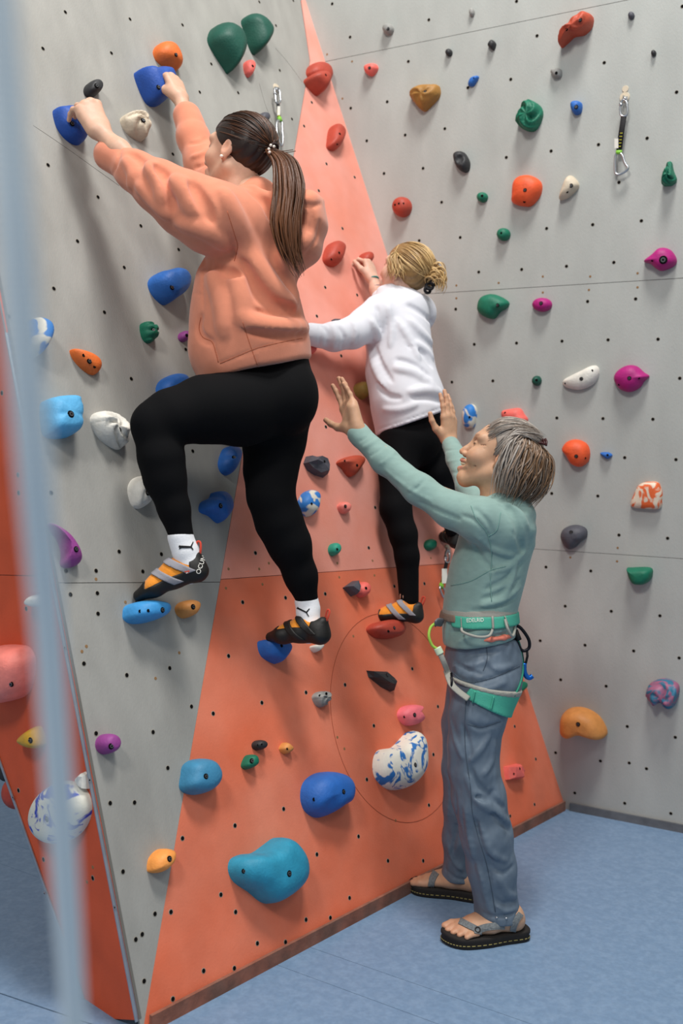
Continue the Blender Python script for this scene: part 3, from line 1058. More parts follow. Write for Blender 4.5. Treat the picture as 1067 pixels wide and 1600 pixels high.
hold('small green knob left of the bright orange hold', 'b', E(753, 308, 8, 8), .035, 'green', [(753, 306, .006)])
hold('small green domed hold below the bright orange one', 'b', E(786, 366, 10, 10), .04, 'green', [(783, 364, .005)])
hold('round red hold with three holes above the blond child', 'b', E(627, 323, 14, 16), .055, 'brick', [(623, 318, .005), (630, 318, .005), (617, 320, .005)])
hold('magenta eye-shaped hold at the right edge with a dark ring', 'b', [(1005, 408), (1018, 397), (1030, 387), (1045, 389), (1055, 402), (1054, 413), (1040, 421), (1028, 422), (1015, 412)], .06, 'magenta', [(1036, 406, .016), (1019, 407, .005)])
hold('green comma-shaped hold right of the blond child', 'b', [(745, 480), (750, 465), (765, 459), (780, 463), (793, 472), (790, 481), (780, 487), (770, 498), (758, 496), (748, 489)], .06, 'green', [(777, 477)], sq=.6)
hold('small magenta oval hold on the back wall seam', 'b', E(846, 476, 15, 11), .045, 'magenta', [(845, 474)])
hold('tiny dark green knob above the older woman', 'b', E(838, 595, 7, 8), .035, 'dkgreen', [(838, 594, .006)])
hold('off-white fin hold beside a magenta one', 'b', [(878, 599), (882, 592), (905, 580), (925, 571), (934, 575), (934, 588), (925, 601), (905, 609), (885, 606)], .045, 'white', [(908, 592), (925, 579, .005), (883, 599, .004)])
hold('magenta leaf-shaped hold with a bolt, right of the white fin', 'b', [(958, 592), (963, 580), (978, 571), (993, 572), (1005, 582), (1013, 588), (1005, 596), (998, 606), (982, 613), (966, 607)], .06, 'magenta', [(983, 591), (998, 591, .005), (967, 601, .005)])
hold('blue and white oval hold behind the spotting hands', 'b', [(722, 645), (727, 634), (737, 632), (743, 640), (742, 658), (738, 668), (727, 668), (723, 658)], .045, 'halfblue', [(733, 652, .006)])
hold('salmon bone-shaped hold above the grey haired head', 'b', [(783, 643), (790, 640), (810, 638), (818, 648), (823, 655), (820, 661), (810, 660), (795, 653), (784, 652)], .05, 'coral', [(789, 645, .005)])
hold('orange bean hold right of the grey haired head', 'b', [(877, 702), (885, 690), (900, 687), (915, 694), (920, 708), (917, 722), (905, 730), (892, 725), (884, 712)], .06, 'oran2', [(900, 713), (914, 716, .005)])
hold('tiny blue drop hold right of the orange bean', 'b', [(937, 708), (950, 707), (956, 712), (948, 717)], .025, 'blue', [(949, 711, .005)])
hold('orange and white patchy hold on the right of the back wall', 'b', [(985, 791), (990, 772), (1000, 756), (1025, 753), (1033, 765), (1034, 780), (1030, 795), (1005, 795)], .035, 'patch', sq=.4)
hold('dark grey kidney hold right of the mint hood', 'b', [(876, 843), (877, 830), (886, 823), (900, 821), (914, 827), (915, 840), (905, 848), (896, 857), (886, 858)], .06, 'dkgrey', [(892, 832)])
hold('green ledge hold on the right of the back wall', 'b', [(979, 890), (984, 888), (1014, 888), (1018, 899), (1012, 910), (1000, 914), (987, 910)], .065, 'green', sq=.45)
hold('blue and pink swirled hold at the lower right', 'b', [(1009, 1085), (1014, 1070), (1035, 1062), (1056, 1069), (1060, 1083), (1052, 1105), (1042, 1107), (1033, 1096), (1020, 1101)], .07, 'swirl', sq=.5, rough=.2)
hold('large orange saddle hold low on the back wall', 'b', [(874, 1135), (877, 1118), (890, 1109), (910, 1109), (930, 1119), (942, 1135), (946, 1150), (938, 1155), (920, 1150), (905, 1147), (887, 1153), (876, 1147)], .095, 'tan', [(903, 1132, .010)], sq=.5)


# ------------------------------------------------------------------ building blocks for people
def P(u, v, Y, r=0.):
    """Picture position and apparent radius -> place and size in the room."""
    return at(u, v, Y), r * Y / FPX


def CH(*pts):
    return [P(*p) for p in pts]


def unit(v):
    v = np.asarray(v, float)
    return v / np.linalg.norm(v)


class Frame:
    """Local frame: rows are the world directions of the local x, y, z axes."""

    def __init__(s, o, x, z, left=False, sc=1.):
        x = unit(x)
        z = np.asarray(z, float)
        z = unit(z - x * (z @ x))
        y = np.cross(z, x)
        s.o, s.M, s.sc = np.asarray(o, float), np.stack([x, -y if left else y, z]), sc
        s.flip = left

    def w(s, p):
        return s.o + (np.asarray(p, float) * s.sc) @ s.M

    def l(s, p):
        return ((np.asarray(p, float) - s.o) @ s.M.T) / s.sc

    def faces(s, Fq):
        return Fq[:, ::-1] if s.flip else Fq


class Multi:
    """Several smooth pieces that continue one another inside the clothes, kept as one body mesh."""

    def __init__(s):
        s.V, s.F, s.C, s.n = [], [], [], 0

    def add(s, V, Fq, C):
        s.V.append(V)
        s.F.append(Fq + s.n)
        s.C.append(np.broadcast_to(C, V.shape))
        s.n += len(V)

    def build(s, name, m, parent):
        return obj(name, np.concatenate(s.V), np.concatenate(s.F), m, parent, cols=np.concatenate(s.C))


def folds(b, vox, items, gain=1.):
    """Raise (+) or sink (-) creases where the cloth shows them; each item: picture polyline, radius in m, sign."""
    V, Fq = b.mesh(vox)
    bv = BVHTree.FromPolygons([Vector(v) for v in V], Fq.tolist())
    for pts, r, sg in items:
        r = r * (gain if r > .007 else 1.)
        pts = spline(pts, max(4, 3 * len(pts)))
        S = []
        N = len(pts)
        for i, p in enumerate(pts):
            h, n = cast(bv, p[0], p[1])
            if h is None:
                continue
            w = math.sin(math.pi * (i + .7) / (N + .4)) ** .6
            S.append((h, n, r * (.35 + .65 * w)))
        for (h0, n0, r0), (h1, n1, r1) in zip(S[:-1], S[1:]):
            if np.linalg.norm(h1 - h0) > .12:
                continue
            if sg > 0:
                b.cap(h0 - n0 * r0 * .45, h1 - n1 * r1 * .45, r0, r1, r * 1.3)
            else:
                b.cap(h0 + n0 * r0 * .35, h1 + n1 * r1 * .35, r0, r1, r * .9, op='s')
    return b


def hand(fr, elbow, curls, thumb, spread=1., r_w=.021, r_e=.034, vox=.0022, tone=(.7, .45, .33)):
    """Palm, four fingers of different lengths with bent knuckles, thumb from the side of the palm, and the forearm to the elbow."""
    b = Blob(.010)
    kn = [(.088, .028, .002), (.093, .008, .005), (.087, -.012, .003), (.077, -.030, -.003)]
    ln = [(.041, .025, .021), (.045, .029, .022), (.041, .026, .021), (.032, .020, .019)]
    rd = [.0090, .0094, .0088, .0078]
    for i in range(4):
        k = np.array(kn[i])
        b.cap((.004, k[1] * .62, -.002), k, .0165, .0120, .016)
    b.cap((.030, .020, -.010), (.070, -.020, -.010), .015, .012, .018)
    b.cap((.02, -.018, -.008), (.06, -.028, -.009), .014, .012, .014)
    for i in range(4):
        c = curls[i] if isinstance(curls[i], (tuple, list)) else (curls[i], curls[i] * 1.05, curls[i] * .75)
        p = np.array(kn[i])
        yaw = math.radians((9, 2, -5, -13)[i]) * spread
        a = 0.
        r = rd[i]
        tips = []
        for j in range(3):
            a += math.radians(c[j])
            dvec = np.array([math.cos(a) * math.cos(yaw), math.sin(yaw), -math.sin(a)])
            q = p + dvec * ln[i][j]
            b.cap(p, q, r * 1.06, r * .93, .005 if j else .009)
            p, r = q, r * .92
    p0 = np.array([.018, .022, -.008])
    p1 = p0 + unit(thumb[0]) * .044
    p2 = p1 + unit(thumb[1]) * .034
    p3 = p2 + unit(thumb[2]) * .027
    b.cap(p0, p1, .0165, .0130, .014).cap(p1, p2, .0118, .0100, .006).cap(p2, p3, .0102, .0085, .005)
    e = fr.l(elbow)
    d = unit(-e)
    m = e * .45
    b.cap((0, 0, 0), m, r_w / fr.sc, (r_e * .85) / fr.sc, .02, sy=1.12).cap(m, e, (r_e * .85) / fr.sc, r_e / fr.sc, .02)
    V, Fq = b.mesh(vox / fr.sc)
    # warmer knuckles and fingertips, paler nails are part of the skin
    x = np.linalg.norm(V - np.array([.02, 0, 0]), axis=1)
    t = np.clip((x - .06) / .12, 0, 1)[:, None] * (V[:, :1] > 0)
    C = np.array(tone) * (1 - .0 * t) * (1 - t * .35) + np.array(tone) * np.array([1.04, .82, .76]) * t * .35
    return fr.w(V), fr.faces(Fq), C


def head(fr, tone, lips, smile=False, old=False, vox=.0028, neck=((-.03, 0, -.05), (-.055, 0, -.17), .050, .056)):
    b = Blob(.02)
    b.ell((-.012, 0, .045), (.096, .074, .080))
    b.ell((.028, 0, -.002), (.062, .060, .092), k=.03)
    for s in (-1, 1):
        b.cap((-.012, s * .050, -.048), (.062, s * .012, -.097), .020, .018, .03)
        b.ell((.055, s * .040, -.022), (.026, .024, .024), k=.025)
        b.cap((.082, s * .014, .036), (.068, s * .050, .034), .011, .010, .018)
    b.cap((.066, 0, -.098), (.074, 0, -.094), .018, .016, .02)
    b.cap((.085, 0, .028), (.103, 0, -.014), .008, .0100, .012)
    b.cap((.103, 0, -.014), (.110, 0, -.024), .0100, .0098, .006)
    for s in (-1, 1):
        b.ell((.098, s * .012, -.029), (.010, .0075, .0075), k=.008)
        b.ell((.092, s * .033, .014), (.014, .017, .011), k=.012, op='s')
        b.ell((.0725, s * .032, .013), (.0145, .0145, .0125), k=.004)
    if smile:
        for s in (-1, 1):
            b.cap((.096, 0, -.0500), (.078, s * .027, -.049), .0078, .0060, .008)
            b.cap((.092, 0, -.0750), (.073, s * .025, -.062), .0082, .0060, .008)
            b.ell((.062, s * .040, -.028), (.028, .021, .021), k=.015)
        for s in (-1, 1):
            b.cap((.106, 0, -.0630), (.080, s * .030, -.0555), .0082, .0028, .003, op='s')
            b.cap((.092, s * .024, -.028), (.078, s * .040, -.062), .0040, .0035, .008, op='s')
    else:
        b.cap((.090, -.014, -.053), (.090, .014, -.053), .008, .008, .010)
        b.cap((.087, -.012, -.066), (.087, .012, -.066), .008, .008, .010)
        b.cap((.102, -.02, -.0595), (.102, .02, -.0595), .004, .004, .004, op='s')
    for s in (-1, 1):      # ears: flattened cup with a raised rim and a lobe
        Me = [unit((.80, s * .45, .25)), unit((-.45, s * .88, 0)), unit((-.28, 0, .96))]
        b.ell((-.016, s * .074, .000), (.017, .0065, .030), Me, k=.006)
        b.ell((-.012, s * .083, .002), (.009, .006, .016), Me, k=.005, op='s')
        b.ell((-.009, s * .072, -.027), (.009, .006, .009), k=.006)
    b.cap(neck[0], neck[1], neck[2], neck[3], .03)
    if old:
        for s in (-1, 1):
            for j in range(3):
                b.cap((.060, s * .054, .012 - j * .008), (.045, s * .061, .018 - j * .013), .0018, .0012, .003, op='s')
            b.cap((.045, s * .052, -.03), (.05, s * .050, -.062), .002, .002, .005, op='s')
    V, Fq = b.mesh(vox / fr.sc)
    C = np.tile(np.array(tone), (len(V), 1))

    def spot(c, r, col, amt):
        d = np.sqrt((((V - np.array(c)) / np.array(r)) ** 2).sum(1))
        w = (np.clip(1.25 - d, 0, .5) * 2 * amt)[:, None]
        C[:] = C * (1 - w) + np.array(col) * w
    spot((.092, 0, -.050), (.014, .022, .0065), lips, .85)
    spot((.088, 0, -.072), (.014, .020, .0065), lips, .85)
    for s in (-1, 1):
        spot((.060, s * .042, -.025), (.03, .025, .022), np.array(tone) * (1.05, .80, .74), .45)
        spot((.086, s * .033, .0105), (.014, .014, .0032), (.04, .025, .02), .9)
        spot((.086, s * .034, .021), (.016, .016, .003), np.array(tone) * (.62, .55, .5), .6)
        spot((.083, s * .034, .038), (.016, .020, .005), np.array(tone) * (.5, .45, .4), .7)
        spot((-.012, s * .08, 0), (.018, .012, .028), np.array(tone) * (1.05, .78, .70), .5)
    spot((.108, 0, -.022), (.014, .014, .012), np.array(tone) * (1.08, .82, .76), .5)
    return fr.w(V), fr.faces(Fq), C


CR_C, CR_R = np.array([-.012, 0, .045]), np.array([.096, .074, .080])


def scalp(d, k=1.06):
    d = unit(d)
    return CR_C + CR_R * k * d


def lock(mb, fr, pts, r, col, flat=.5, n=5, m=10, jag=.0):
    L = spline(pts, m)
    N = len(L)
    t = np.linspace(0, 1, N)
    R = r * (np.clip(.35 + 2.2 * t, 0, 1)) * np.clip((1.02 - t) * 2.4, .12, 1)
    if jag:
        L = L + RNG.normal(size=3) * jag * t[:, None]
    W = fr.w(L) if fr is not None else L
    mb.tube(W, R, n, flat, col=col)


def slerp_lock(d0, d1, m=6, lift=.02, k=1.05):
    d0, d1 = unit(d0), unit(d1)
    om = math.acos(np.clip(d0 @ d1, -1, 1))
    out = []
    for t in np.linspace(0, 1, m):
        d = (math.sin((1 - t) * om) * d0 + math.sin(t * om) * d1) / max(math.sin(om), 1e-4)
        out.append(CR_C + CR_R * (k + lift * math.sin(math.pi * t)) * d)
    return out


M_SKIN = mat('skin', 'D9A98A', .5, .10, 220, .05, 30, spec=.35, vcol=True, sss=.12, bdist=.0015)
M_HAIR = mat('hair', '3A2015', .42, .35, 300, .15, 60, spec=.45, vcol=True, stretch=(1, 1, .15), bdist=.0015)
M_BLACK = mat('black_stretch_fabric', '0A0A0C', .85, .1, 400, spec=.12)
M_RUBBER = mat('black_shoe_rubber', '171513', .55, .15, 120, .1, 20, spec=.4)
M_SUEDE = mat('orange_shoe_suede', 'E08A22', .85, .3, 260, .10, 30, sheen=.2)
M_STRAP = mat('grey_velcro_strap', '8E8C92', .8, .3, 300, .05)
M_SOCK = mat('white_ribbed_sock', 'E8E8EA', .9, .25, 260, .03, sheen=.2)
M_LOOP = mat('red_webbing', 'C8432F', .8, .2, 300)
M_PRINT = mat('black_print', '101014', .8)
M_WHITEPRINT = mat('white_print', 'E9E6DC', .7)
M_REDPRINT = mat('red_print', 'E2553F', .7)

_SH = {}


def shoe_meshes():
    """Climbing shoe in its own frame: x heel to toe, z up, y outwards; built once, used for every shoe."""
    if _SH:
        return _SH

    def base(grow=0.):
        b = Blob(.018)
        b.cap((.030, 0, .032), (.095, 0, .036), .031 + grow, .031 + grow, .02, sy=1.05)
        b.cap((.095, 0, .036), (.160, .004, .026), .031 + grow, .0265 + grow, .02, sy=1.35)
        b.cap((.160, .004, .026), (.212, -.006, .015), .0265 + grow, .0155 + grow, .02, sy=1.45)
        b.cap((.020, 0, .030), (.012, 0, .072), .027 + grow, .014 + grow, .02, sy=1.25)
        b.cap((.045, 0, .055), (.095, 0, .055), .032 + grow, .027 + grow, .02)
        b.cap((.085, 0, .060), (.140, 0, .040), .027 + grow, .024 + grow, .02)
        return b
    up = base()
    up.cap((.045, 0, .120), (.050, 0, .088), .034, .026, .006, op='s')
    _SH['upper'] = up.mesh(.0035)
    for nm, hi in (('rubber', 0.), ('rubber_inner', .016)):
        rub = base(.0022)

        def region(p, hi=hi):
            low = p[:, 2] - (.041 + hi - .012 * np.clip((p[:, 0] - .10) / .09, 0, 1))
            heel = p[:, 0] - .040 - hi * .8 + (p[:, 2] - .03) * .12
            toe = .188 - hi * .5 - p[:, 0] - .012 * np.sin(p[:, 1] * 70)
            return np.minimum(np.minimum(low, heel), toe)
        rub.fn(region, 'i', .003)
        rub.cap((.045, 0, .120), (.050, 0, .088), .036, .028, .004, op='s')
        _SH[nm] = rub.mesh(.003)
    for nm, xc, zc, tilt in (('strap0', .078, .072, 1.15), ('strap1', .122, .052, 1.1)):
        s = base(.0055)
        s.fn(lambda p, xc=xc, zc=zc, tilt=tilt: np.abs((p[:, 0] - xc) - (p[:, 2] - zc) * tilt) - .0150, 'i', .001)
        s.fn(lambda p, zc=zc: zc - .038 - p[:, 2], 'i', .001)
        _SH[nm] = s.mesh(.0026)
    return _SH


def climbing_shoe(parent, fr, straps=True, label=None):
    S = shoe_meshes()
    up = obj('climbing_shoe', fr.w(S['upper'][0]), fr.faces(S['upper'][1]), M_SUEDE, parent)
    if label:
        up['label'] = label
    R_ = S['rubber' if straps else 'rubber_inner']
    rb = obj('rubber_sole', fr.w(R_[0]), fr.faces(R_[1]), M_RUBBER, up)
    for k in ('strap0', 'strap1'):
        obj('velcro_strap', fr.w(S[k][0]), fr.faces(S[k][1]), M_STRAP if straps else M_RUBBER, up)
    L = [fr.w(p) for p in spline([(.002, .003, .070), (-.008, .004, .090), (-.012, 0, .108), (-.003, -.002, .112), (.004, -.003, .092), (.005, -.003, .072)], 20)]
    mb = MB()
    mb.tube(L, .0035, 6, .35, up=fr.M[1])
    mb.build('pull_loop', M_LOOP, up)
    return up, rb


# ------------------------------------------------------------------ climber in the orange hoodie
M_HOODIE = mat('salmon_orange_sweatshirt', 'D6876A', .9, .28, 420, .05, 12, spec=.15, sheen=.25, bdist=.0016)
M_HOODSEAM = mat('salmon_orange_stitching', 'B96B4E', .9, spec=.1)
TONE_A = (.60, .36, .25)

climber = thing('person', at(440, 1010, 3.12) * (1, 1, 0) + (0, 0, .84), 'climber in an orange hoodie and black leggings reaching up the grey wall', 'person')

# skin: head, forearms with hands, and the trunk and limbs under the clothes
FA = Frame(at(372, 246, 3.10), (-.83, .50, .20), (.2, .0, .98), sc=1.04)
body = Multi()
body.add(*head(FA, TONE_A, (.55, .22, .18), neck=((-.03, 0, -.05), (-.035, .0, -.15), .050, .055)))
elL, elR = at(222, 270, 3.0), at(312, 250, 3.37)
wL, wR = at(156, 205, 3.035), at(281, 152, 3.46)
FLH = Frame(wL, at(131, 150, 3.06) - wL, (.52, -.78, .20), left=True, sc=1.08)
body.add(*hand(FLH, elL, [(58, 38, 18), (56, 38, 18), (54, 38, 18), (50, 38, 20)], [(.75, .42, -.45), (.95, .05, -.3), (.9, -.2, -.4)], .5, tone=TONE_A))
FRH = Frame(wR, at(266, 114, 3.50) - wR, (.66, -.66, .30), sc=.97)
body.add(*hand(FRH, elR, [(50, 65, 40), (55, 65, 40), (58, 65, 40), (58, 62, 40)], [(.8, .35, -.45), (.95, .0, -.35), (.9, -.25, -.4)], .4, tone=TONE_A))
tr = Blob(.04)
tr.chain(CH((392, 310, 3.09, 34), (402, 380, 3.08, 48), (395, 470, 3.09, 52), (420, 580, 3.12, 52)), sy=1.1)
tr.chain([P(350, 348, 2.96, 30), P(262, 300, 2.96, 22), (elL, .035)]).chain([P(395, 325, 3.22, 28), (elR, .035)])
tr.chain(CH((420, 615, 3.04, 46), (320, 640, 2.93, 36), (246, 664, 2.85, 27), (258, 740, 2.84, 25), (284, 850, 2.84, 13), (300, 885, 2.84, 12), (245, 922, 2.83, 9)))
tr.chain(CH((438, 615, 3.18, 46), (424, 720, 3.12, 32), (427, 778, 3.09, 26), (450, 845, 3.11, 24), (480, 945, 3.15, 11), (488, 985, 3.12, 11), (440, 993, 3.16, 9)))
V, Fq = tr.mesh(.009)
body.add(V, Fq, TONE_A)
body_a = body.build('body', M_SKIN, climber)

# hoodie
hd = Blob(.03)
hd.chain(CH((400, 318, 3.09, 40), (405, 380, 3.08, 55), (384, 450, 3.08, 72), (386, 505, 3.09, 83), (394, 556, 3.10, 85), (404, 600, 3.11, 80)), k=.05, sy=1.08)
hd.chain(CH((372, 352, 3.00, 56), (330, 340, 2.95, 54), (288, 318, 2.955, 47), (248, 292, 2.97, 38), (212, 268, 3.00, 29), (186, 250, 3.03, 23)), k=.03)
hd.chain(CH((188, 251, 3.03, 25.5), (171, 242, 3.045, 24.5)), k=.004)
hd.chain(CH((405, 335, 3.20, 50), (345, 296, 3.30, 36), (318, 258, 3.36, 28), (301, 215, 3.40, 23), (296, 196, 3.42, 20)), k=.03)
hd.chain(CH((296, 196, 3.42, 20.5), (291, 180, 3.435, 20.5)), k=.006)
hd.chain(CH((298, 199, 3.415, 22.5), (292, 182, 3.435, 21.5)), k=.003)
hd.chain(CH((440, 322, 3.04, 24), (482, 327, 3.04, 22), (488, 352, 3.04, 20), (477, 388, 3.04, 22), (450, 412, 3.05, 24)), k=.025, sy=2.2)
hd.chain(CH((462, 309, 3.0, 5), (485, 310, 3.0, 5.5), (502, 314, 3.02, 5)), k=.006)
hd.chain(CH((363, 303, 3.01, 9), (395, 300, 2.99, 10), (428, 312, 2.97, 10)), k=.012)
hd.chain(CH((352, 300, 3.04, 9), (345, 300, 3.12, 9), (360, 302, 3.20, 9)), k=.012)
# belly pouch and lower edge
hd.chain(CH((330, 548, 3.06, 28), (345, 562, 3.02, 20)), k=.05, sy=1.5)
o_, a_, b_ = at(395, 583, 3.1), at(340, 586, 3.1), at(478, 553, 3.1)
e_ = b_ - a_
hd.cut(at(372, 585, 3.05), np.cross(e_, np.array([0, 1., .05])) * (1 if np.cross(e_, np.array([0, 1., .05]))[2] < 0 else -1), .012)
hd.fn(lambda p: .0026 * wob(p, 16, 1), 'd')
folds(hd, .010, [
    ([(343, 305), (356, 335), (368, 372), (371, 402)], .010, -1), ([(352, 302), (368, 340), (384, 380), (402, 415), (430, 450), (458, 478)], .016, 1),
    ([(378, 412), (398, 450), (425, 477), (456, 484)], .014, -1), ([(366, 425), (374, 462), (380, 500)], .014, 1),
    ([(398, 494), (428, 490), (466, 494)], .013, -1), ([(380, 497), (404, 508), (440, 512), (478, 510)], .015, 1), ([(390, 517), (430, 524), (476, 525)], .010, -1),
    ([(314, 494), (310, 512), (316, 527), (332, 535)], .009, -1), ([(333, 536), (337, 550), (342, 566)], .005, -1),
    ([(342, 569), (372, 557), (402, 545), (440, 535), (474, 528)], .005, -1), ([(378, 502), (390, 537), (405, 578)], .004, -1),
    ([(318, 400), (316, 440), (318, 480)], .006, -1), ([(300, 458), (316, 460)], .004, -1),
    ([(205, 240), (222, 255), (232, 280)], .010, -1), ([(196, 250), (206, 272), (203, 292)], .009, 1), ([(232, 258), (250, 284), (252, 320)], .013, 1), ([(246, 262), (268, 292), (270, 325)], .012, -1),
    ([(272, 280), (290, 300), (300, 330)], .014, 1), ([(300, 288), (318, 318), (330, 345)], .012, -1), ([(280, 350), (320, 362), (352, 385)], .012, 1), ([(215, 290), (240, 318), (262, 338)], .010, 1),
    ([(188, 232), (184, 252), (176, 272)], .006, -1), ([(296, 225), (312, 222), (322, 216)], .007, -1), ([(300, 245), (318, 240), (326, 232)], .007, 1), ([(305, 262), (322, 256)], .007, -1),
    ([(470, 318), (488, 322), (502, 318)], .006, -1), ([(486, 325), (488, 345), (483, 362)], .006, -1), ([(500, 345), (494, 375), (478, 398)], .006, -1),
    ([(392, 300), (412, 318), (425, 345)], .009, -1), ([(300, 405), (335, 420), (372, 430)], .012, -1), ([(330, 430), (345, 470), (350, 520)], .014, 1), ([(440, 400), (452, 440), (462, 470)], .012, 1)], 1.35)
V, Fq = hd.mesh(.0056)
hoodie = obj('hoodie', relax(V, Fq, 1, .4), Fq, M_HOODIE, climber)
bvh_h = bvh_of(hoodie)
for nm, pts in (('stitched_seam', [(344, 568), (372, 556), (402, 544), (440, 535), (472, 529)]), ('stitched_seam', [(379, 503), (390, 537), (404, 576)]), ('stitched_seam', [(366, 408), (371, 385), (366, 365), (355, 330)]),
                ('pocket_edge', [(314, 496), (311, 513), (317, 527), (331, 534), (337, 550), (341, 566)])):
    mb = MB()
    Q = []
    for p in spline(pts, 18):
        h, n = cast(bvh_h, *p)
        if h is not None:
            Q.append(h + n * .0004)
    mb.tube(Q, .0012, 5)
    mb.build(nm, M_HOODSEAM, hoodie)

# leggings
lg = Blob(.03)
lg.chain(CH((418, 560, 3.11, 62), (430, 600, 3.12, 60)), k=.05, sy=1.1)
lg.chain(CH((428, 622, 3.06, 60), (375, 637, 2.99, 57), (320, 640, 2.93, 50), (268, 652, 2.87, 41), (242, 664, 2.85, 36)), k=.035)
lg.chain(CH((242, 664, 2.85, 35), (252, 715, 2.84, 35), (258, 748, 2.84, 32), (272, 795, 2.84, 24), (283, 836, 2.84, 19.5)), k=.02)
lg.chain(CH((436, 625, 3.18, 58), (428, 690, 3.15, 47), (423, 735, 3.12, 40), (423, 775, 3.09, 35), (436, 815, 3.10, 35), (452, 850, 3.11, 32), (470, 900, 3.13, 24), (480, 938, 3.145, 17.5)), k=.03)
lg.ell(at(452, 622, 3.05), (.085, .10, .105), k=.04)
V, Fq = lg.mesh(.0065)
leggings = obj('leggings', relax(V, Fq, 2), Fq, M_BLACK, climber)

# socks
for pts, cut_a, cut_b in (([(282, 838, 2.84, 19), (290, 862, 2.84, 20), (299, 884, 2.84, 20), (296, 897, 2.84, 16)], (282, 831), (286, 850)),
                          ([(479, 939, 3.145, 17.5), (481, 958, 3.14, 17.5), (484, 978, 3.13, 17), (482, 992, 3.13, 14)], (479, 934), (481, 950))):
    b = Blob(.012)
    b.chain(CH(*pts))
    b.cap(at(pts[0][0], pts[0][1] + 1, pts[0][2]), at(pts[0][0] + 3, pts[0][1] + 12, pts[0][2]), (pts[0][3] + 1.3) * pts[0][2] / FPX, (pts[0][3] + 1.1) * pts[0][2] / FPX, .004)
    n_ = at(*cut_a, pts[0][2]) - at(*cut_b, pts[0][2])
    b.cut(at(*cut_a, pts[0][2]), n_, .003)
    V, Fq = b.mesh(.0035)
    sk = obj('sock', V, Fq, M_SOCK, climber)
    bs = bvh_of(sk)

    def stroke(p, q, w0, w1):
        p, q = np.array(p, float), np.array(q, float)
        t = unit(q - p)
        n = np.array([-t[1], t[0]])
        return [p + n * w0, q + n * w1, q - n * w1, p - n * w0]
    if pts[0][0] < 400:
        pol = [stroke((279.5, 853.5), (284, 855), 1.6, 2.4), stroke((283, 854.5), (299, 855), 2.2, 1.5), stroke((298, 855), (300, 850), 1.3, .9), stroke((300, 850), (301.5, 846.5), .9, .6),
               stroke((298, 854.5), (301.5, 859.5), 1.3, .7), stroke((283, 855.5), (280, 858), 1.1, .6)]
    else:
        pol = [stroke((464.5, 949.5), (468, 951.5), 1.6, 1.2), stroke((467, 951), (479, 957), 1.2, 1.2), stroke((478.5, 957), (483.5, 951), 1.1, .8), stroke((478.5, 957), (482.5, 963.5), 1.0, .6)]
    patch_px('leaping_animal_print', pol, bs, M_PRINT, sk, .0015, 2.5)

# climbing shoes
hL, tL = at(325, 903, 2.835), at(211, 941, 2.83)
FSL = Frame(hL, tL - hL, (.05, 0, 1), sc=np.linalg.norm(tL - hL) / .229)
shoe, rub = climbing_shoe(climber, FSL, True, 'orange and black shoe with two grey straps, on the higher foothold')
br = bvh_of(rub)
patch_px('lettering', text_polys('OCUN', 9.6, (312.0, 897.5), (.30, -.95), (.95, .30)), br, M_WHITEPRINT, rub, .003, 2)
hR, tR = at(511, 1006, 3.09), at(416, 1002, 3.18)
FSR = Frame(hR, tR - hR, (.0, 0, 1), sc=np.linalg.norm(tR - hR) / .229)
climbing_shoe(climber, FSR, False, 'orange and black shoe seen from its inner side, on the lower foothold')
bst = [c for c in shoe.children if c.name.startswith('velcro_strap')]
for st in bst[:1]:
    bb = bvh_of(st)
    patch_px('logo_print', [[(287.5, 893), (296, 891), (297.5, 899), (289.5, 901.5)]], bb, M_REDPRINT, st, .001, 3)
    patch_px('logo_print', [[(290.5, 894.5), (292.3, 893.6), (294.2, 894.2), (295, 896.4), (294, 898.4), (292.2, 899), (290.6, 897.8)]], bb, M_WHITEPRINT, st, .0018, 3)

# hair: swept back to a ponytail
tieA = FA.l(at(424, 233, 3.035))
dT = unit((tieA - CR_C) / CR_R)
cap_ = Blob(.02)
cap_.ell(CR_C, CR_R * 1.055 + .002).ell((-.045, 0, .02), (.062, .066, .072), k=.02)
cap_.fn(lambda p: -(p[:, 2] - (1.08 * p[:, 0] - .010) + .045 * np.clip(np.abs(p[:, 1]) / .07, 0, 1) * 0), 'i', .006)
cap_.fn(lambda p: .0012 * np.sin(p[:, 1] * 380 + 3 * np.sin(p[:, 0] * 30)), 'd')
V, Fq = cap_.mesh(.003)
hb = MB()
hb.add(FA.w(V), FA.faces(Fq).tolist(), 0, np.tile([.016, .007, .004], (len(V), 1)))
rng = np.random.default_rng(3)


def brown(r=None):
    t = rng.random() if r is None else r
    return np.array([.020, .008, .004]) * (1 - t) + np.array([.115, .042, .016]) * t


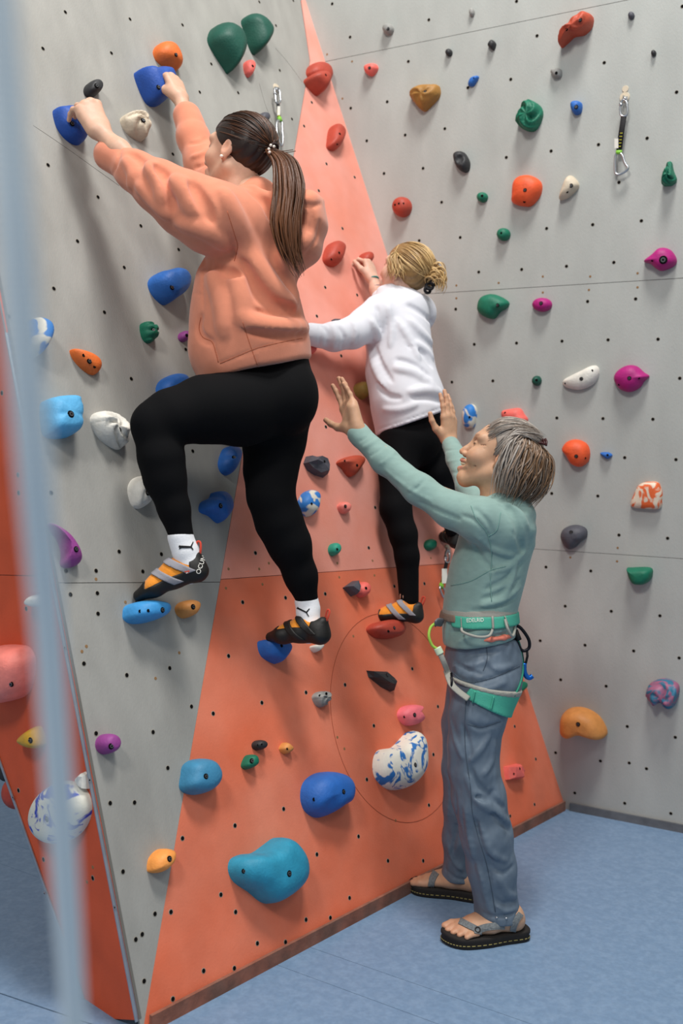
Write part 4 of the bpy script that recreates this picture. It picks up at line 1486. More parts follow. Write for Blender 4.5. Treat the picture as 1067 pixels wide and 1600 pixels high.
_n = 0
while _n < 300:
    d = unit(rng.normal(size=3))
    q = scalp(d, 1.0)
    if q[2] < 1.08 * q[0] - .006 or q[2] < -.035:
        continue
    _n += 1
    k_ = 1.06 + rng.uniform(0, .025)
    pts = slerp_lock(d, dT + rng.normal(size=3) * .05, 7, .025, k_)
    lock(hb, FA, pts, rng.uniform(.0022, .0042), brown(rng.random() ** 1.8), .45, 5, 12)
guide = spline([at(425, 234, 3.02), at(446, 254, 2.985), at(453, 300, 2.935), at(448, 350, 2.918), at(455, 395, 2.918), at(469, 430, 2.915)], 22)
tt = np.linspace(0, 1, len(guide))
wid = np.interp(tt, [0, .12, .35, .6, .85, 1], [9, 19, 25, 24, 15, 7]) * 2.95 / FPX
for i in range(150):
    a, r = rng.uniform(0, 6.283), math.sqrt(rng.random())
    ph1, ph2 = rng.uniform(0, 6.283, 2)
    off = np.stack([np.cos(a) * r * wid + .006 * np.sin(tt * 7 + ph1) * tt, .45 * np.sin(a) * r * wid + .004 * np.sin(tt * 6 + ph2) * tt, .012 * rng.normal() * tt], 1)
    e = rng.uniform(.78, 1.0)
    L = (guide + off)[:max(6, int(len(guide) * e))]
    t2 = np.linspace(0, 1, len(L))
    front = -math.sin(a)
    c = brown(np.clip(.35 + .5 * front * r + rng.normal() * .25, 0, 1))
    cc = np.repeat(c[None] * (1 + .5 * t2[:, None] * np.array([1, .8, .3])), 5, 0)
    hb.tube(L, rng.uniform(.0022, .0046) * np.clip((1.03 - t2) * 3, .15, 1), 5, .6, col=cc)
for pts in ([(424, 233), (440, 236), (458, 234)], [(428, 232), (445, 238), (462, 236)]):
    hb.tube(spline([at(*p, 3.0) for p in pts], 8), .0012, 4, col=brown(.6))
hair_a = hb.build('hair', M_HAIR, climber)
# hair tie with beads, earring, small clip
M_PEARL = mat('pearl', 'E9DFD2', .25, spec=.6)
tie = MB()
cT = at(425, 233, 3.02)
ax = unit(guide[2] - guide[0])
a1 = unit(np.cross(ax, [0, 0, 1.]))
a2 = np.cross(ax, a1)
tie.tube([cT + ax * .004 + .019 * (math.cos(t) * a1 + math.sin(t) * a2) for t in np.linspace(0, 6.283, 20, endpoint=False)], .004, 6, closed=True)
tie_o = tie.build('hair_tie', mat('dark_elastic', '2A1512', .8), climber)
for (u, v) in ((423, 227), (428, 229), (421, 238), (420, 233)):
    b = Blob(.002)
    b.ell(at(u, v, 2.985), (.0045, .0045, .0045))
    V, Fq = b.mesh(.0015, .004)
    obj('bead', V, Fq, M_PEARL, tie_o)
earL = FA.w((-.010, .0835, -.029))
b = Blob(.002)
b.ell(earL, (.0055, .0055, .0055))
V, Fq = b.mesh(.0016, .004)
obj('earring', V, Fq, M_PEARL, climber)


# ------------------------------------------------------------------ older woman spotting from the floor
M_MINT = mat('mint_green_jersey', '86A19A', .85, .3, 380, .06, 14, spec=.2, sheen=.15, stretch=(1, 1, 2.2), bdist=.0014)
M_MINTSEAM = mat('mint_flat_seam', '7A9F97', .85)
M_PANTS = mat('slate_blue_trousers', '5F6D7B', .5, .5, 11, .06, 12, spec=.4, bdist=.045, bdet=1.6, stretch=(1.4, 1.4, .8))
M_PANTSEAM = mat('slate_stitching', '46525F', .7)
TONE_C = (.54, .31, .19)
spotter = thing('person', at_floor(740, 1440), 'older woman in a mint top and grey trousers spotting with both hands raised', 'person')

FC = Frame(at(778, 718, 3.08), (-.88, .22, .40), (.40, .02, .91), sc=1.0)
body = Multi()
body.add(*head(FC, TONE_C, (.50, .17, .13), smile=True, old=True, vox=.0023, neck=((-.03, 0, -.05), (-.075, 0, -.185), .050, .056)))
elL, elR = at(655, 764, 3.10), at(733, 765, 3.48)
wL, wR = at(556, 672, 3.24), at(702, 689, 3.74)
# near (left) hand: palm turned to the child, fingers up, thumb to the left
FLH = Frame(wL, at(540, 622, 3.28) - wL, (.80, .58, -.05), left=True, sc=1.05)
body.add(*hand(FLH, elL, [(2, 8, 6), (-6, 8, 6), (-4, 10, 8), (4, 12, 10)], [(.50, .80, -.15), (.70, .68, -.10), (.80, .55, -.05)], .08, r_w=.020, tone=TONE_C))
FRH = Frame(wR, at(701, 655, 3.74) - wR, (.62, -.75, .1), left=False, sc=1.0)
body.add(*hand(FRH, elR, [(2, 6, 6), (4, 6, 6), (6, 8, 8), (8, 10, 8)], [(.62, .70, -.15), (.85, .45, -.10), (.95, .2, -.1)], .35, r_w=.020, tone=TONE_C))
tr = Blob(.04)
tr.chain(CH((792, 790, 3.12, 34), (772, 850, 3.13, 42), (752, 950, 3.13, 40), (752, 1050, 3.15, 46)), sy=1.15)
tr.chain([P(775, 818, 3.00, 26), (elL, .034)]).chain([P(765, 812, 3.30, 24), (elR, .034)])
tr.chain(CH((754, 1070, 3.08, 36), (742, 1220, 3.05, 22), (778, 1430, 3.065, 15))).chain(CH((742, 1080, 3.22, 30), (720, 1210, 3.28, 15), (716, 1375, 3.36, 12)))
V, Fq = tr.mesh(.010)
body.add(V, Fq, TONE_C)


def foot(fr, ankle):
    """Bare foot: x heel to toe, z up, five toes."""
    b = Blob(.016)
    b.cap((.028, 0, .026), (.10, 0, .028), .026, .022, .02, sy=1.05)
    b.cap((.10, 0, .028), (.168, .008, .016), .022, .015, .02, sy=1.7)
    b.cap((.045, 0, .045), (.135, .004, .026), .030, .018, .02)
    for i, (x, y, l, r) in enumerate(((.182, .032, .030, .0105), (.186, .014, .026, .0080), (.180, -.001, .023, .0075), (.171, -.015, .021, .0070), (.159, -.028, .018, .0068))):
        b.cap((x - .018, y * .9, .014), (x, y, .014), r * 1.05, r, .008)
        b.cap((x, y, .014), (x + l * .62, y - .002, .010), r, r * .92, .003)
    a = fr.l(ankle)
    b.cap((.045, 0, .045), a, .029, .030 / fr.sc, .025)
    V, Fq = b.mesh(.0024)
    V = V * np.array([1.05, 1.22, 1.0])
    C = np.tile(np.array(TONE_C), (len(V), 1))
    w = np.clip((V[:, 0] - .15) / .05, 0, 1)[:, None]
    return fr.w(V), fr.faces(Fq), C * (1 - .3 * w) + np.array(TONE_C) * np.array([1.1, .82, .8]) * .3 * w


SOLE_H = .026
hN, tN = at_floor(818, 1464), at_floor(694, 1476)
up3 = np.array([0, 0, 1.])
FFN = Frame(hN + up3 * SOLE_H, tN - hN, up3, left=True, sc=np.linalg.norm(tN - hN) / .226)
hF, tF = at_floor(760, 1408), at_floor(652, 1389)
FFF = Frame(hF + up3 * SOLE_H, tF - hF, up3, left=False, sc=np.linalg.norm(tN - hN) / .226)
FFN.M[1] *= 1
body.add(*foot(FFN, at(778, 1420, 3.06)))
body.add(*foot(FFF, at(716, 1365, 3.36)))
body_c = body.build('body', M_SKIN, spotter)
b = Blob(.004)
[b.cap((.0935, 0, -.0575), (.074, s_ * .025, -.0540), .0052, .0036, .002) for s_ in (-1, 1)]
b.cap((.088, -.01, -.0675), (.088, .01, -.0675), .0035, .0035, .002)
V, Fq = b.mesh(.0014, .004)
obj('teeth', FC.w(V), FC.faces(Fq), mat('teeth', 'E3D5B4', .35), spotter)

# mint hooded top
sh = Blob(.03)
sh.chain(CH((790, 800, 3.12, 42), (775, 845, 3.13, 52), (760, 900, 3.13, 53), (750, 945, 3.13, 50), (748, 985, 3.13, 51), (748, 1002, 3.13, 52)), k=.05, sy=1.2)
sh.chain(CH((782, 822, 3.03, 44), (750, 812, 3.01, 34), (705, 797, 3.04, 27), (654, 764, 3.09, 23), (602, 720, 3.17, 20), (562, 680, 3.235, 16.5)), k=.028)
sh.chain(CH((566, 684, 3.23, 17.5), (560, 677, 3.24, 17.5)), k=.004)
sh.chain(CH((775, 815, 3.27, 38), (752, 788, 3.40, 24), (733, 762, 3.48, 20), (714, 716, 3.64, 16.5), (704, 695, 3.715, 13.5)), k=.02)
# collar and the hood lying on the back
sh.chain(CH((752, 790, 3.08, 11), (778, 783, 3.03, 13), (806, 790, 3.03, 14), (824, 805, 3.08, 13)), k=.015)
sh.chain(CH((752, 788, 3.12, 10), (756, 784, 3.18, 10), (790, 780, 3.22, 12), (822, 800, 3.15, 14)), k=.015)
sh.chain(CH((813, 802, 3.10, 17), (820, 826, 3.10, 13), (826, 850, 3.10, 6.5)), k=.016, sy=3.2)
n_ = np.cross(at(800, 993, 3.1) - at(694, 1008, 3.1), np.array([0, 1., 0]))
sh.cut(at(745, 1004, 3.1), n_ * (-1 if n_[2] > 0 else 1), .008)
sh.fn(lambda p: .0016 * wob(p, 26, 2), 'd')
folds(sh, .009, [
    ([(815, 880), (790, 905), (760, 920)], .008, -1), ([(820, 862), (795, 885), (768, 893)], .008, 1), ([(812, 905), (785, 925), (755, 935)], .007, -1), ([(812, 918), (785, 938), (752, 946)], .008, 1),
    ([(805, 935), (775, 950), (735, 955)], .007, -1), ([(805, 880), (800, 905), (790, 930)], .007, 1), ([(740, 850), (752, 872), (770, 890)], .008, -1), ([(745, 838), (770, 858), (800, 868)], .008, 1),
    ([(706, 988), (725, 984), (750, 998)], .007, -1), ([(715, 1004), (745, 990), (790, 984)], .007, 1), ([(700, 965), (698, 985), (697, 1003)], .006, 1), ([(760, 1002), (780, 992), (798, 988)], .005, -1),
    ([(720, 805), (745, 815), (765, 840)], .006, -1), ([(742, 795), (762, 815), (772, 838)], .006, -1), ([(560, 690), (572, 684), (580, 675)], .004, -1), ([(567, 700), (582, 692), (592, 684)], .005, 1),
    ([(578, 712), (595, 703), (604, 695)], .004, -1), ([(592, 726), (608, 716), (616, 706)], .004, 1), ([(640, 770), (655, 760), (664, 748)], .005, -1), ([(655, 785), (690, 800), (720, 812)], .006, -1), ([(602, 735), (640, 765), (672, 782)], .005, 1),
    ([(690, 705), (704, 703), (716, 702)], .004, -1), ([(695, 722), (710, 720), (722, 718)], .004, 1), ([(703, 738), (716, 738), (728, 734)], .004, -1),
    ([(782, 790), (802, 808), (815, 832)], .006, -1), ([(790, 786), (812, 800), (824, 824)], .007, 1), ([(800, 830), (812, 848), (818, 862)], .005, -1), ([(794, 792), (806, 812), (812, 836), (816, 860)], .011, -1)])
V, Fq = sh.mesh(.0052)
top_c = obj('hooded_top', relax(V, Fq, 1, .4), Fq, M_MINT, spotter)
bt = bvh_of(top_c)


def on_surface(bv, pts, off=.0008, n=18):
    Q = []
    for p in spline(pts, n):
        h, nn = cast(bv, *p)
        if h is not None:
            Q.append(h + nn * off)
    return Q


for pts in ([(736, 790), (745, 812), (762, 835), (768, 870), (766, 905), (768, 940)], [(705, 915), (735, 908), (765, 892), (790, 885)], [(782, 800), (776, 828), (762, 838)]):
    Q = on_surface(bt, pts)
    if len(Q) > 2:
        MB().tube(Q, .0014, 5).build('flat_seam', M_MINTSEAM, top_c)

# trousers
pt = Blob(.03)
pt.chain(CH((752, 985, 3.14, 50), (756, 1030, 3.14, 57), (757, 1065, 3.13, 57)), k=.04, sy=1.2)
pt.chain(CH((757, 1068, 3.08, 54), (746, 1118, 3.06, 44), (740, 1165, 3.055, 40), (740, 1200, 3.05, 38.5), (748, 1245, 3.05, 41), (760, 1305, 3.05, 39.5), (768, 1355, 3.06, 38), (777, 1425, 3.065, 33), (779, 1440, 3.065, 33)), k=.02)
pt.chain(CH((744, 1070, 3.23, 46), (724, 1130, 3.26, 33), (719, 1200, 3.28, 28), (720, 1260, 3.30, 27), (719, 1310, 3.33, 26), (715, 1368, 3.36, 23), (714, 1377, 3.36, 23)), k=.02)
pt.cut(at(752, 993, 3.13), (0, 0, 1), .006)
for (u, v, Y, r) in ((779, 1440, 3.065, 34), (714, 1378, 3.36, 24)):
    c, rr = P(u, v, Y, r)
    pt.cap(c, c + np.array([.004, 0, -.016]), rr, rr * .97, .006)
pt.fn(lambda p: np.where(p[:, 2] < .25, .0022, .0014) * wob(p * np.array([1, 1, .8], np.float32), 34, 3), 'd')
pt.fn(lambda p: .010 - p[:, 2] + .055, 'i', .004)
folds(pt, .009, [
    ([(706, 1048), (722, 1062), (745, 1066), (775, 1058), (812, 1042)], .006, -1), ([(708, 1040), (735, 1040), (770, 1032)], .006, 1), ([(712, 1035), (730, 1046), (752, 1054)], .006, -1), ([(720, 1024), (750, 1022), (780, 1018)], .006, -1),
    ([(760, 1028), (775, 1045), (800, 1040)], .007, 1), ([(730, 1075), (760, 1078), (790, 1066)], .007, 1),
    ([(736, 1132), (752, 1138), (784, 1128)], .006, -1), ([(705, 1130), (712, 1160), (722, 1185)], .006, 1), ([(722, 1130), (732, 1160), (738, 1195)], .006, -1), ([(735, 1190), (752, 1170), (764, 1150)], .007, 1), ([(772, 1160), (768, 1190), (756, 1210)], .007, 1),
    ([(735, 1200), (745, 1225), (770, 1248), (788, 1262)], .009, -1), ([(730, 1215), (745, 1248), (775, 1270), (795, 1285)], .010, 1), ([(745, 1245), (762, 1248), (772, 1235)], .008, -1), ([(768, 1270), (782, 1285), (797, 1300)], .007, -1),
    ([(728, 1262), (732, 1300), (740, 1340)], .008, 1), ([(740, 1280), (755, 1310), (768, 1345)], .008, -1), ([(752, 1290), (765, 1330), (790, 1345)], .008, 1), ([(765, 1350), (785, 1365), (803, 1352)], .007, -1),
    ([(746, 1350), (755, 1385), (762, 1420)], .007, 1), ([(762, 1345), (766, 1385), (772, 1425)], .006, -1), ([(780, 1370), (790, 1395), (806, 1400)], .008, 1), ([(770, 1400), (785, 1412), (808, 1408)], .006, -1), ([(752, 1425), (770, 1432), (795, 1430), (808, 1418)], .006, -1), ([(775, 1415), (790, 1424), (808, 1420)], .005, 1),
    ([(700, 1200), (702, 1240), (700, 1280)], .006, 1), ([(712, 1240), (714, 1290), (706, 1335)], .006, -1), ([(700, 1320), (708, 1345), (722, 1360)], .006, 1), ([(696, 1358), (712, 1372), (732, 1376)], .005, -1)])
V, Fq = pt.mesh(.0052)
pants = obj('trousers', relax(V, Fq, 1, .4), Fq, M_PANTS, spotter)
bp_ = bvh_of(pants)
for pts in ([(728, 1096), (726, 1140), (728, 1180), (735, 1230), (738, 1270), (748, 1310), (760, 1350), (768, 1390), (774, 1425)], [(706, 1050), (722, 1063), (742, 1067)], [(742, 1066), (775, 1057), (812, 1040)], [(730, 1131), (752, 1136), (782, 1127)], [(760, 1012), (761, 1030), (755, 1048)]):
    Q = on_surface(bp_, pts, .0006, 26)
    if len(Q) > 2:
        MB().tube(Q, .0013, 5).build('stitched_seam', M_PANTSEAM, pants)
for (u, v) in ((776, 1434), (791, 1435)):
    h, n = cast(bp_, u, v)
    if h is not None:
        MB().disc(h, n, .004, .003, 8).build('cord_eyelet', M_STEEL, pants)
Q = on_surface(bt, [(742, 1003), (760, 1000), (780, 996), (797, 992)], .001)
b = Blob(.01)
b.chain([(at(u, v, Y), r_) for u, v, Y, r_ in ((750, 1001, 2.998, .004), (768, 999, 2.992, .007), (788, 996, 3.010, .0075), (800, 993, 3.05, .007))])
V, Fq = b.mesh(.004)
obj('undershirt_hem', V, Fq, mat('coral_undershirt', 'E8826C', .85), spotter)


# sandals
M_EVA = mat('black_foam_sole', '1E1A18', .8, .2, 150, .1)
M_WEB = mat('grey_patterned_webbing', '6D7274', .8, .4, 240, .25, 70)
M_TAN = mat('tan_sole_stitch', '8C8250', .8)


def sandal(fr, ankle_strap):
    out = spline([(-.012, .0, 0), (0, .030, 0), (.05, .034, 0), (.10, .036, 0), (.16, .050, 0), (.20, .050, 0), (.225, .030, 0), (.228, .005, 0), (.212, -.025, 0), (.18, -.043, 0), (.12, -.045, 0), (.06, -.036, 0), (.0, -.030, 0)], 52, closed=True)
    n = len(out)
    c = out.mean(0)
    lev = [(-SOLE_H + .001, .97), (-SOLE_H + .007, 1.0), (-.010, .975), (-.004, 1.0), (.003, 1.0), (.006, .97)]
    V, Fc = [], []
    hs = 1 / fr.sc
    for z, s in lev:
        for p in out:
            q = c + (p - c) * s
            lift = .006 * max(0, (p[0] - .19) / .04) + .004 * max(0, (.03 - p[0]) / .04)
            V.append((q[0], q[1], z * hs + (lift if z > -.012 else 0)))
    for i in range(len(lev) - 1):
        for k in range(n):
            Fc.append([i * n + k, i * n + (k + 1) % n, (i + 1) * n + (k + 1) % n, (i + 1) * n + k])
    Fc.append(list(range(n))[::-1])
    Fc.append([(len(lev) - 1) * n + k for k in range(n)])
    Fc = [q[::-1] for q in Fc] if fr.flip else Fc
    so = obj('sandal', fr.w(np.array(V)), Fc, M_EVA, spotter)
    mb = MB()
    for k in range(0, n, 1):
        p = c + (out[k] - c) * .995
        q = c + (out[(k + 1) % n] - c) * .995
        a = fr.w((*p[:2], -.014 * hs))
        b2 = fr.w((*(p * .35 + q * .65)[:2], -.014 * hs))
        mb.tube([a, b2], .0016, 4)
    mb.build('sole_stitching', M_TAN, so)

    return so


SAND_BVH = bvh_of(body_c)


def straps(so, items, ring):
    for nm, pts, w in items:
        ribbon_px(nm, pts, w, SAND_BVH, M_WEB, so, .0015, .0022)
    if ring and cast(SAND_BVH, *ring)[0] is not None:
        h, n = cast(SAND_BVH, *ring)
        a1 = unit(np.cross(n, [0, 0, 1.]))
        a2 = np.cross(n, a1)
        MB().tube([h + n * .005 + .0075 * (math.cos(t) * a1 + math.sin(t) * a2) for t in np.linspace(0, 6.283, 16, endpoint=False)], .0018, 6, closed=True).build('strap_ring', M_RUBBER, so)


s1 = sandal(FFN, True)
straps(s1, [('toe_strap', [(714, 1437), (728, 1444), (746, 1453)], 10), ('toe_strap', [(745, 1451), (746, 1459), (743, 1467)], 11), ('instep_strap', [(746, 1453), (758, 1449), (772, 1447), (788, 1446)], 10),
            ('heel_strap', [(800, 1461), (802, 1448), (807, 1436), (813, 1428)], 9)], (746, 1453))
s1['label'] = 'near sandal with grey webbing straps'
s2 = sandal(FFF, False)
straps(s2, [('toe_strap', [(673, 1387), (675, 1376), (680, 1366), (686, 1358)], 10)], None)
s2['label'] = 'far sandal half hidden by the trouser leg'

# harness
M_TEAL = mat('turquoise_padding', '46A58D', .75, .2, 300, .04)
M_WEBG = mat('grey_harness_webbing', '9A988F', .8, .3, 300, .05)
M_WEBB = mat('brown_harness_webbing', '7A675A', .8, .3, 300, .05)
M_LIME = mat('lime_webbing', '9BBF4A', .75, .2, 300)
M_PALE = mat('pale_green_tape', 'CFE0C0', .8)
M_BLUEM = mat('blue_anodised_metal', '1F66B8', .35, metal=.7)
M_DARKM = mat('black_metal', '26252A', .35, metal=.8)
_V, _Fq = Blob(.01).chain([(at(u, v, Y), .006) for u, v, Y in ((800, 985, 3.05), (808, 1000, 3.10))]).mesh(.004)
harness = obj('climbing_harness', _V, _Fq, M_WEBG, spotter)
harness['label'] = 'turquoise and grey climbing harness'


def band(name, src, a, b, grow, m, parent, lim=None, vox=.0045):
    """A band of given edges (picture lines a and b) hugging the clothes underneath."""
    bb = Blob(.03)
    bb.p = list(src.p)
    bb.lo, bb.hi = src.lo - .02, src.hi + .02
    bb.fn(lambda p: np.full(len(p), -grow, np.float32), 'd')

    def edge(l, sgn):
        A, B = at(*l[0], 2.98), at(*l[1], 2.98)
        n = np.cross(B - A, np.array([0, 1., l[2] if len(l) > 2 else 0.]))
        n = n / np.linalg.norm(n)
        if n[2] < 0:
            n = -n
        bb.p.append(('i', lambda p, A=A.astype(np.float32), n=n.astype(np.float32), s=sgn: ((p - A) @ n) * s, .002))
    edge(a, 1)
    edge(b, -1)
    zs = [at(*q, 2.98)[2] for q in (*a[:2], *b[:2])]
    bb.lo[2], bb.hi[2] = min(zs) - .12, max(zs) + .12
    if lim:
        bb.p.append(('i', lim, .002))
    V, Fq = bb.mesh(vox)
    return obj(name, V, Fq, m, parent)


body_src = Blob(.03)
body_src.chain(CH((752, 940, 3.13, 51), (748, 985, 3.13, 53), (753, 1010, 3.135, 54)), k=.05, sy=1.2)
band('waist_belt_backing', body_src, ((690, 960), (800, 953)), ((690, 970), (800, 966)), .007, M_WEBG, harness)
belt = band('waist_belt', body_src, ((707, 966), (802, 964)), ((707, 985), (802, 983)), .009, M_TEAL, harness, lambda p: (at(703, 975, 3.08)[0] - p[:, 0]))
band('belt_webbing', body_src, ((690, 967), (712, 965.5)), ((690, 978), (712, 977)), .011, M_WEBB, harness, lambda p: (p[:, 0] - at(709, 975, 3.08)[0]))
bb_ = bvh_of(belt)
patch_px('lettering', text_polys('EDELRID', 8.2, (729, 972.5), (.86, -.04), (.05, 1)), bb_, M_WHITEPRINT, belt, .002, 3)
for pts in ([(721, 966), (722, 983)], [(769, 964), (770, 982)], [(788, 963), (796, 985), (800, 998)]):
    Q = on_surface(bb_, pts, .003, 8)
    if len(Q) > 2:
        MB().tube(Q, .004, 6, .4).build('belt_loop', M_WEBG, harness)
for pts in ([(721, 982, 2.985), (724, 988, 2.965), (745, 995, 2.955), (763, 994, 2.96), (769, 985, 2.98), (769, 978, 2.99)], [(789, 968, 3.0), (793, 982, 2.985), (800, 994, 3.0), (804, 985, 3.04), (803, 970, 3.06)]):
    MB().tube(spline([at(*p) for p in pts], 24), .0042, 8).build('gear_loop', M_WEBG, harness)
thigh = Blob(.03)
thigh.chain(CH((757, 1068, 3.08, 54), (746, 1118, 3.06, 44), (740, 1165, 3.055, 40)), k=.02)
band('leg_loop_edge', thigh, ((722, 1067), (802, 1083)), ((727, 1074), (800, 1092)), .011, M_WEBG, harness)
leg = band('leg_loop', thigh, ((722, 1072), (800, 1088)), ((731, 1093), (788, 1121)), .010, M_TEAL, harness, lambda p: at(722, 1090, 3.06)[0] - p[:, 0] + (p[:, 2] - at(722, 1080, 3.06)[2]) * .5)
bl_ = bvh_of(leg)
for pts in ([(742, 1080), (738, 1098)], [(771, 1088), (766, 1108)]):
    Q = on_surface(bl_, pts, .002, 8)
    if len(Q) > 2:
        MB().tube(Q, .007, 6, .25).build('loop_keeper', M_TEAL, harness)
Q = [at(*p) for p in ((698, 1048, 3.06), (705, 1068, 3.0), (716, 1080, 2.985), (732, 1092, 2.972))]
MB().tube(spline(Q, 16), .011, 8, .25, up=(0, -1, .3)).build('leg_riser', M_WEBG, harness)
Q = [at(*p) for p in ((803, 1088, 3.0), (812, 1070, 3.03), (817, 1045, 3.07), (812, 1010, 3.08), (804, 985, 3.07))]
MB().tube(spline(Q, 20), .0035, 6).build('elastic_riser', mat('green_cord', '1F7A62', .7), harness)
Q = [at(*p) for p in ((691, 973, 3.08), (683, 972, 3.05), (680, 975, 3.04))]
MB().tube(spline(Q, 10), .014, 8, .3, up=(0, -1, 0)).build('belt_buckle', mat('grey_buckle', '6A6B70', .5), harness)
Q = [at(*p) for p in ((683, 972, 3.05), (673, 980, 3.04), (670, 994, 3.03), (675, 1008, 3.03), (683, 1014, 3.03))]
MB().tube(spline(Q, 20), .0045, 8).build('belay_loop', M_LIME, harness)
Q = [at(*p) for p in ((683, 1012, 3.03), (688, 1022, 3.03))]
MB().tube(spline(Q, 6), .012, 8, .5, up=(0, -1, 0)).build('belay_loop_tape', M_PALE, harness)
Q = [at(*p) for p in ((688, 1022, 3.03), (694, 1036, 3.03), (700, 1052, 3.05), (704, 1062, 3.02))]
MB().tube(spline(Q, 10), .0085, 8, .4, up=(0, -1, 0)).build('front_webbing', M_WEBG, harness)
Q = [at(*p) for p in ((705, 1052, 3.02), (706, 1062, 3.0), (705, 1075, 2.99))]
MB().tube(Q, .004, 6).build('adjuster', M_DARKM, harness)
# gear hanging at the back of the harness
C0 = [at(*p) for p in ((803, 978, 3.08), (812, 980, 3.08), (822, 992, 3.08), (827, 1003, 3.08), (826, 1013, 3.08), (818, 1017, 3.08), (812, 1012, 3.08), (807, 996, 3.08))]
mb = MB()
mb.tube(spline(C0, 40, closed=True), .0052, 8, closed=True)
car = thing('locking_carabiner', at(815, 998, 3.08), 'black locking carabiner hanging from the back of the harness', 'carabiner')
mb.build('carabiner_body', M_DARKM, car)
mb = MB()
mb.tube([at(805, 985, 3.075), at(811, 1000, 3.075)], .0085, 10)
mb.build('locking_sleeve', M_RUBBER, car)
cl = thing('belay_tool', at(820, 1050, 3.08), 'blue metal belay tool on a black sling clipped behind the harness', 'belay device')
mb = MB()
mb.tube([at(815, 1014, 3.08), at(815, 1022, 3.08), at(818, 1038, 3.08)], .004, 6)
mb.tube([at(823, 1014, 3.08), at(824, 1025, 3.08), at(821, 1038, 3.08)], .004, 6)
mb.build('sling', M_PRINT, cl)
mb = MB()
mb.tube(spline([at(819, 1036, 3.08), at(819, 1048, 3.08), at(822, 1056, 3.08), at(827, 1059, 3.08), at(832, 1056, 3.08)], 16), .008, 8)
mb.build('metal_hook', M_BLUEM, cl)

# hair: silver front brushed back, brown bob, small clip
hb = MB()
cp = Blob(.02)
cp.ell((-.020, 0, .045), (.103, .082, .087)).ell((-.065, 0, .005), (.080, .084, .080), k=.03)
cp.fn(lambda p: -(p[:, 2] - (1.25 * p[:, 0] + .012)), 'i', .006)
cp.fn(lambda p: p[:, 0] - .060, 'i', .008)
cp.fn(lambda p: .0016 * np.sin(p[:, 1] * 260 + 3 * np.sin(p[:, 2] * 40)), 'd')
V, Fq = cp.mesh(.003)
w = np.clip((V[:, 0] + .03) / .07, 0, 1)[:, None]
hb.add(FC.w(V), FC.faces(Fq).tolist(), 0, np.array([.10, .055, .030]) * (1 - w) + np.array([.30, .27, .24]) * w)
rng = np.random.default_rng(5)
clipL = np.array([-.092, .035, .103])


def greybrown(silver):
    t = np.clip(silver + rng.normal() * .16, 0, 1)
    return np.array([.175, .092, .042]) * (1 - t) * rng.uniform(.55, 1.35) + np.array([.54, .51, .47]) * t


for i in range(340):          # brushed back from the forehead and temples to the clip
    y = rng.uniform(-1, 1)
    a = rng.uniform(-.25, 1.1)
    st = np.array([.062 - .030 * abs(y) ** 1.5 - .035 * max(0, -a) * 2, y * .072, .095 - .060 * abs(y) ** 1.3 - .03 * rng.random()])
    if abs(y) > .75:
        st = np.array([.022 - .02 * rng.random(), math.copysign(.080, y), .035 - .05 * rng.random()])
    md = np.array([-.02, y * .085, .128 - .050 * abs(y) ** 2 + rng.uniform(-.006, .006)])
    en = clipL + np.array([-.004, (y * .05 - .02) * .8, rng.uniform(-.012, .012)])
    _c, _R = np.array([-.020, 0, .045]), np.array([.103, .082, .087])
    st = _c + (st - _c) / np.sqrt((((st - _c) / _R) ** 2).sum()) * rng.uniform(1.0, 1.03)
    md = _c + (md - _c) / np.sqrt((((md - _c) / _R) ** 2).sum()) * rng.uniform(1.05, 1.11)
    mm = (st + md) / 2
    mm = _c + (mm - _c) / np.sqrt((((mm - _c) / _R) ** 2).sum()) * rng.uniform(1.05, 1.10)
    lock(hb, FC, [st, mm, md, (md + en) / 2 + np.array([-.004, 0, .007]), en], rng.uniform(.0014, .0028), greybrown(.55), .45, 5, 14, .004)
for i in range(620):          # bob falling from the crown to the nape
    ph = rng.uniform(-2.75, 2.75)
    ph = math.copysign(1.15 + (abs(ph) / 2.75) * 1.95, ph)
    sx, sy_ = math.cos(ph), math.sin(ph)
    r0 = rng.uniform(.55, 1.0)
    st = np.array([-.045 + .080 * sx * r0 * .9, .070 * sy_ * r0, .115 - .055 * r0 ** 2])
    k = rng.uniform(.96, 1.06)
    md = np.array([-.050 + .108 * sx * k, .094 * sy_ * k, .028 + rng.uniform(-.015, .015)])
    drop = rng.uniform(-.022, .026)
    en = np.array([-.070 + .078 * sx, .078 * sy_ * rng.uniform(.85, 1.02), -.088 + .022 * (-sx) + drop])
    wv = rng.normal() * .010
    md = md + np.array([-sy_ * wv, sx * wv, 0])
    bl = (md + en) / 2 + np.array([sx * .012 + sy_ * wv, sy_ * .010 - sx * wv, 0])
    sil = np.clip((sx + .35) * .9, 0, .5) + (.18 if rng.random() < .10 else 0)
    lock(hb, FC, [st, (st + md) / 2 + np.array([sx * .012, sy_ * .012, .012]), md, bl, en], rng.uniform(.0016, .0034), greybrown(sil), .5, 5, 14, .009)
hair_c = hb.build('hair', M_HAIR, spotter)
mb = MB()
for k in range(4):
    mb.tube([FC.w(clipL + np.array([-.012 + .006 * k, .006, .010 - .004 * k])), FC.w(clipL + np.array([-.020 + .006 * k, .020, .002 - .004 * k])), FC.w(clipL + np.array([-.024 + .006 * k, .028, -.010]))], .0035, 6)
mb.build('hair_clip', mat('dark_red_clip', '3A1214', .4), spotter)


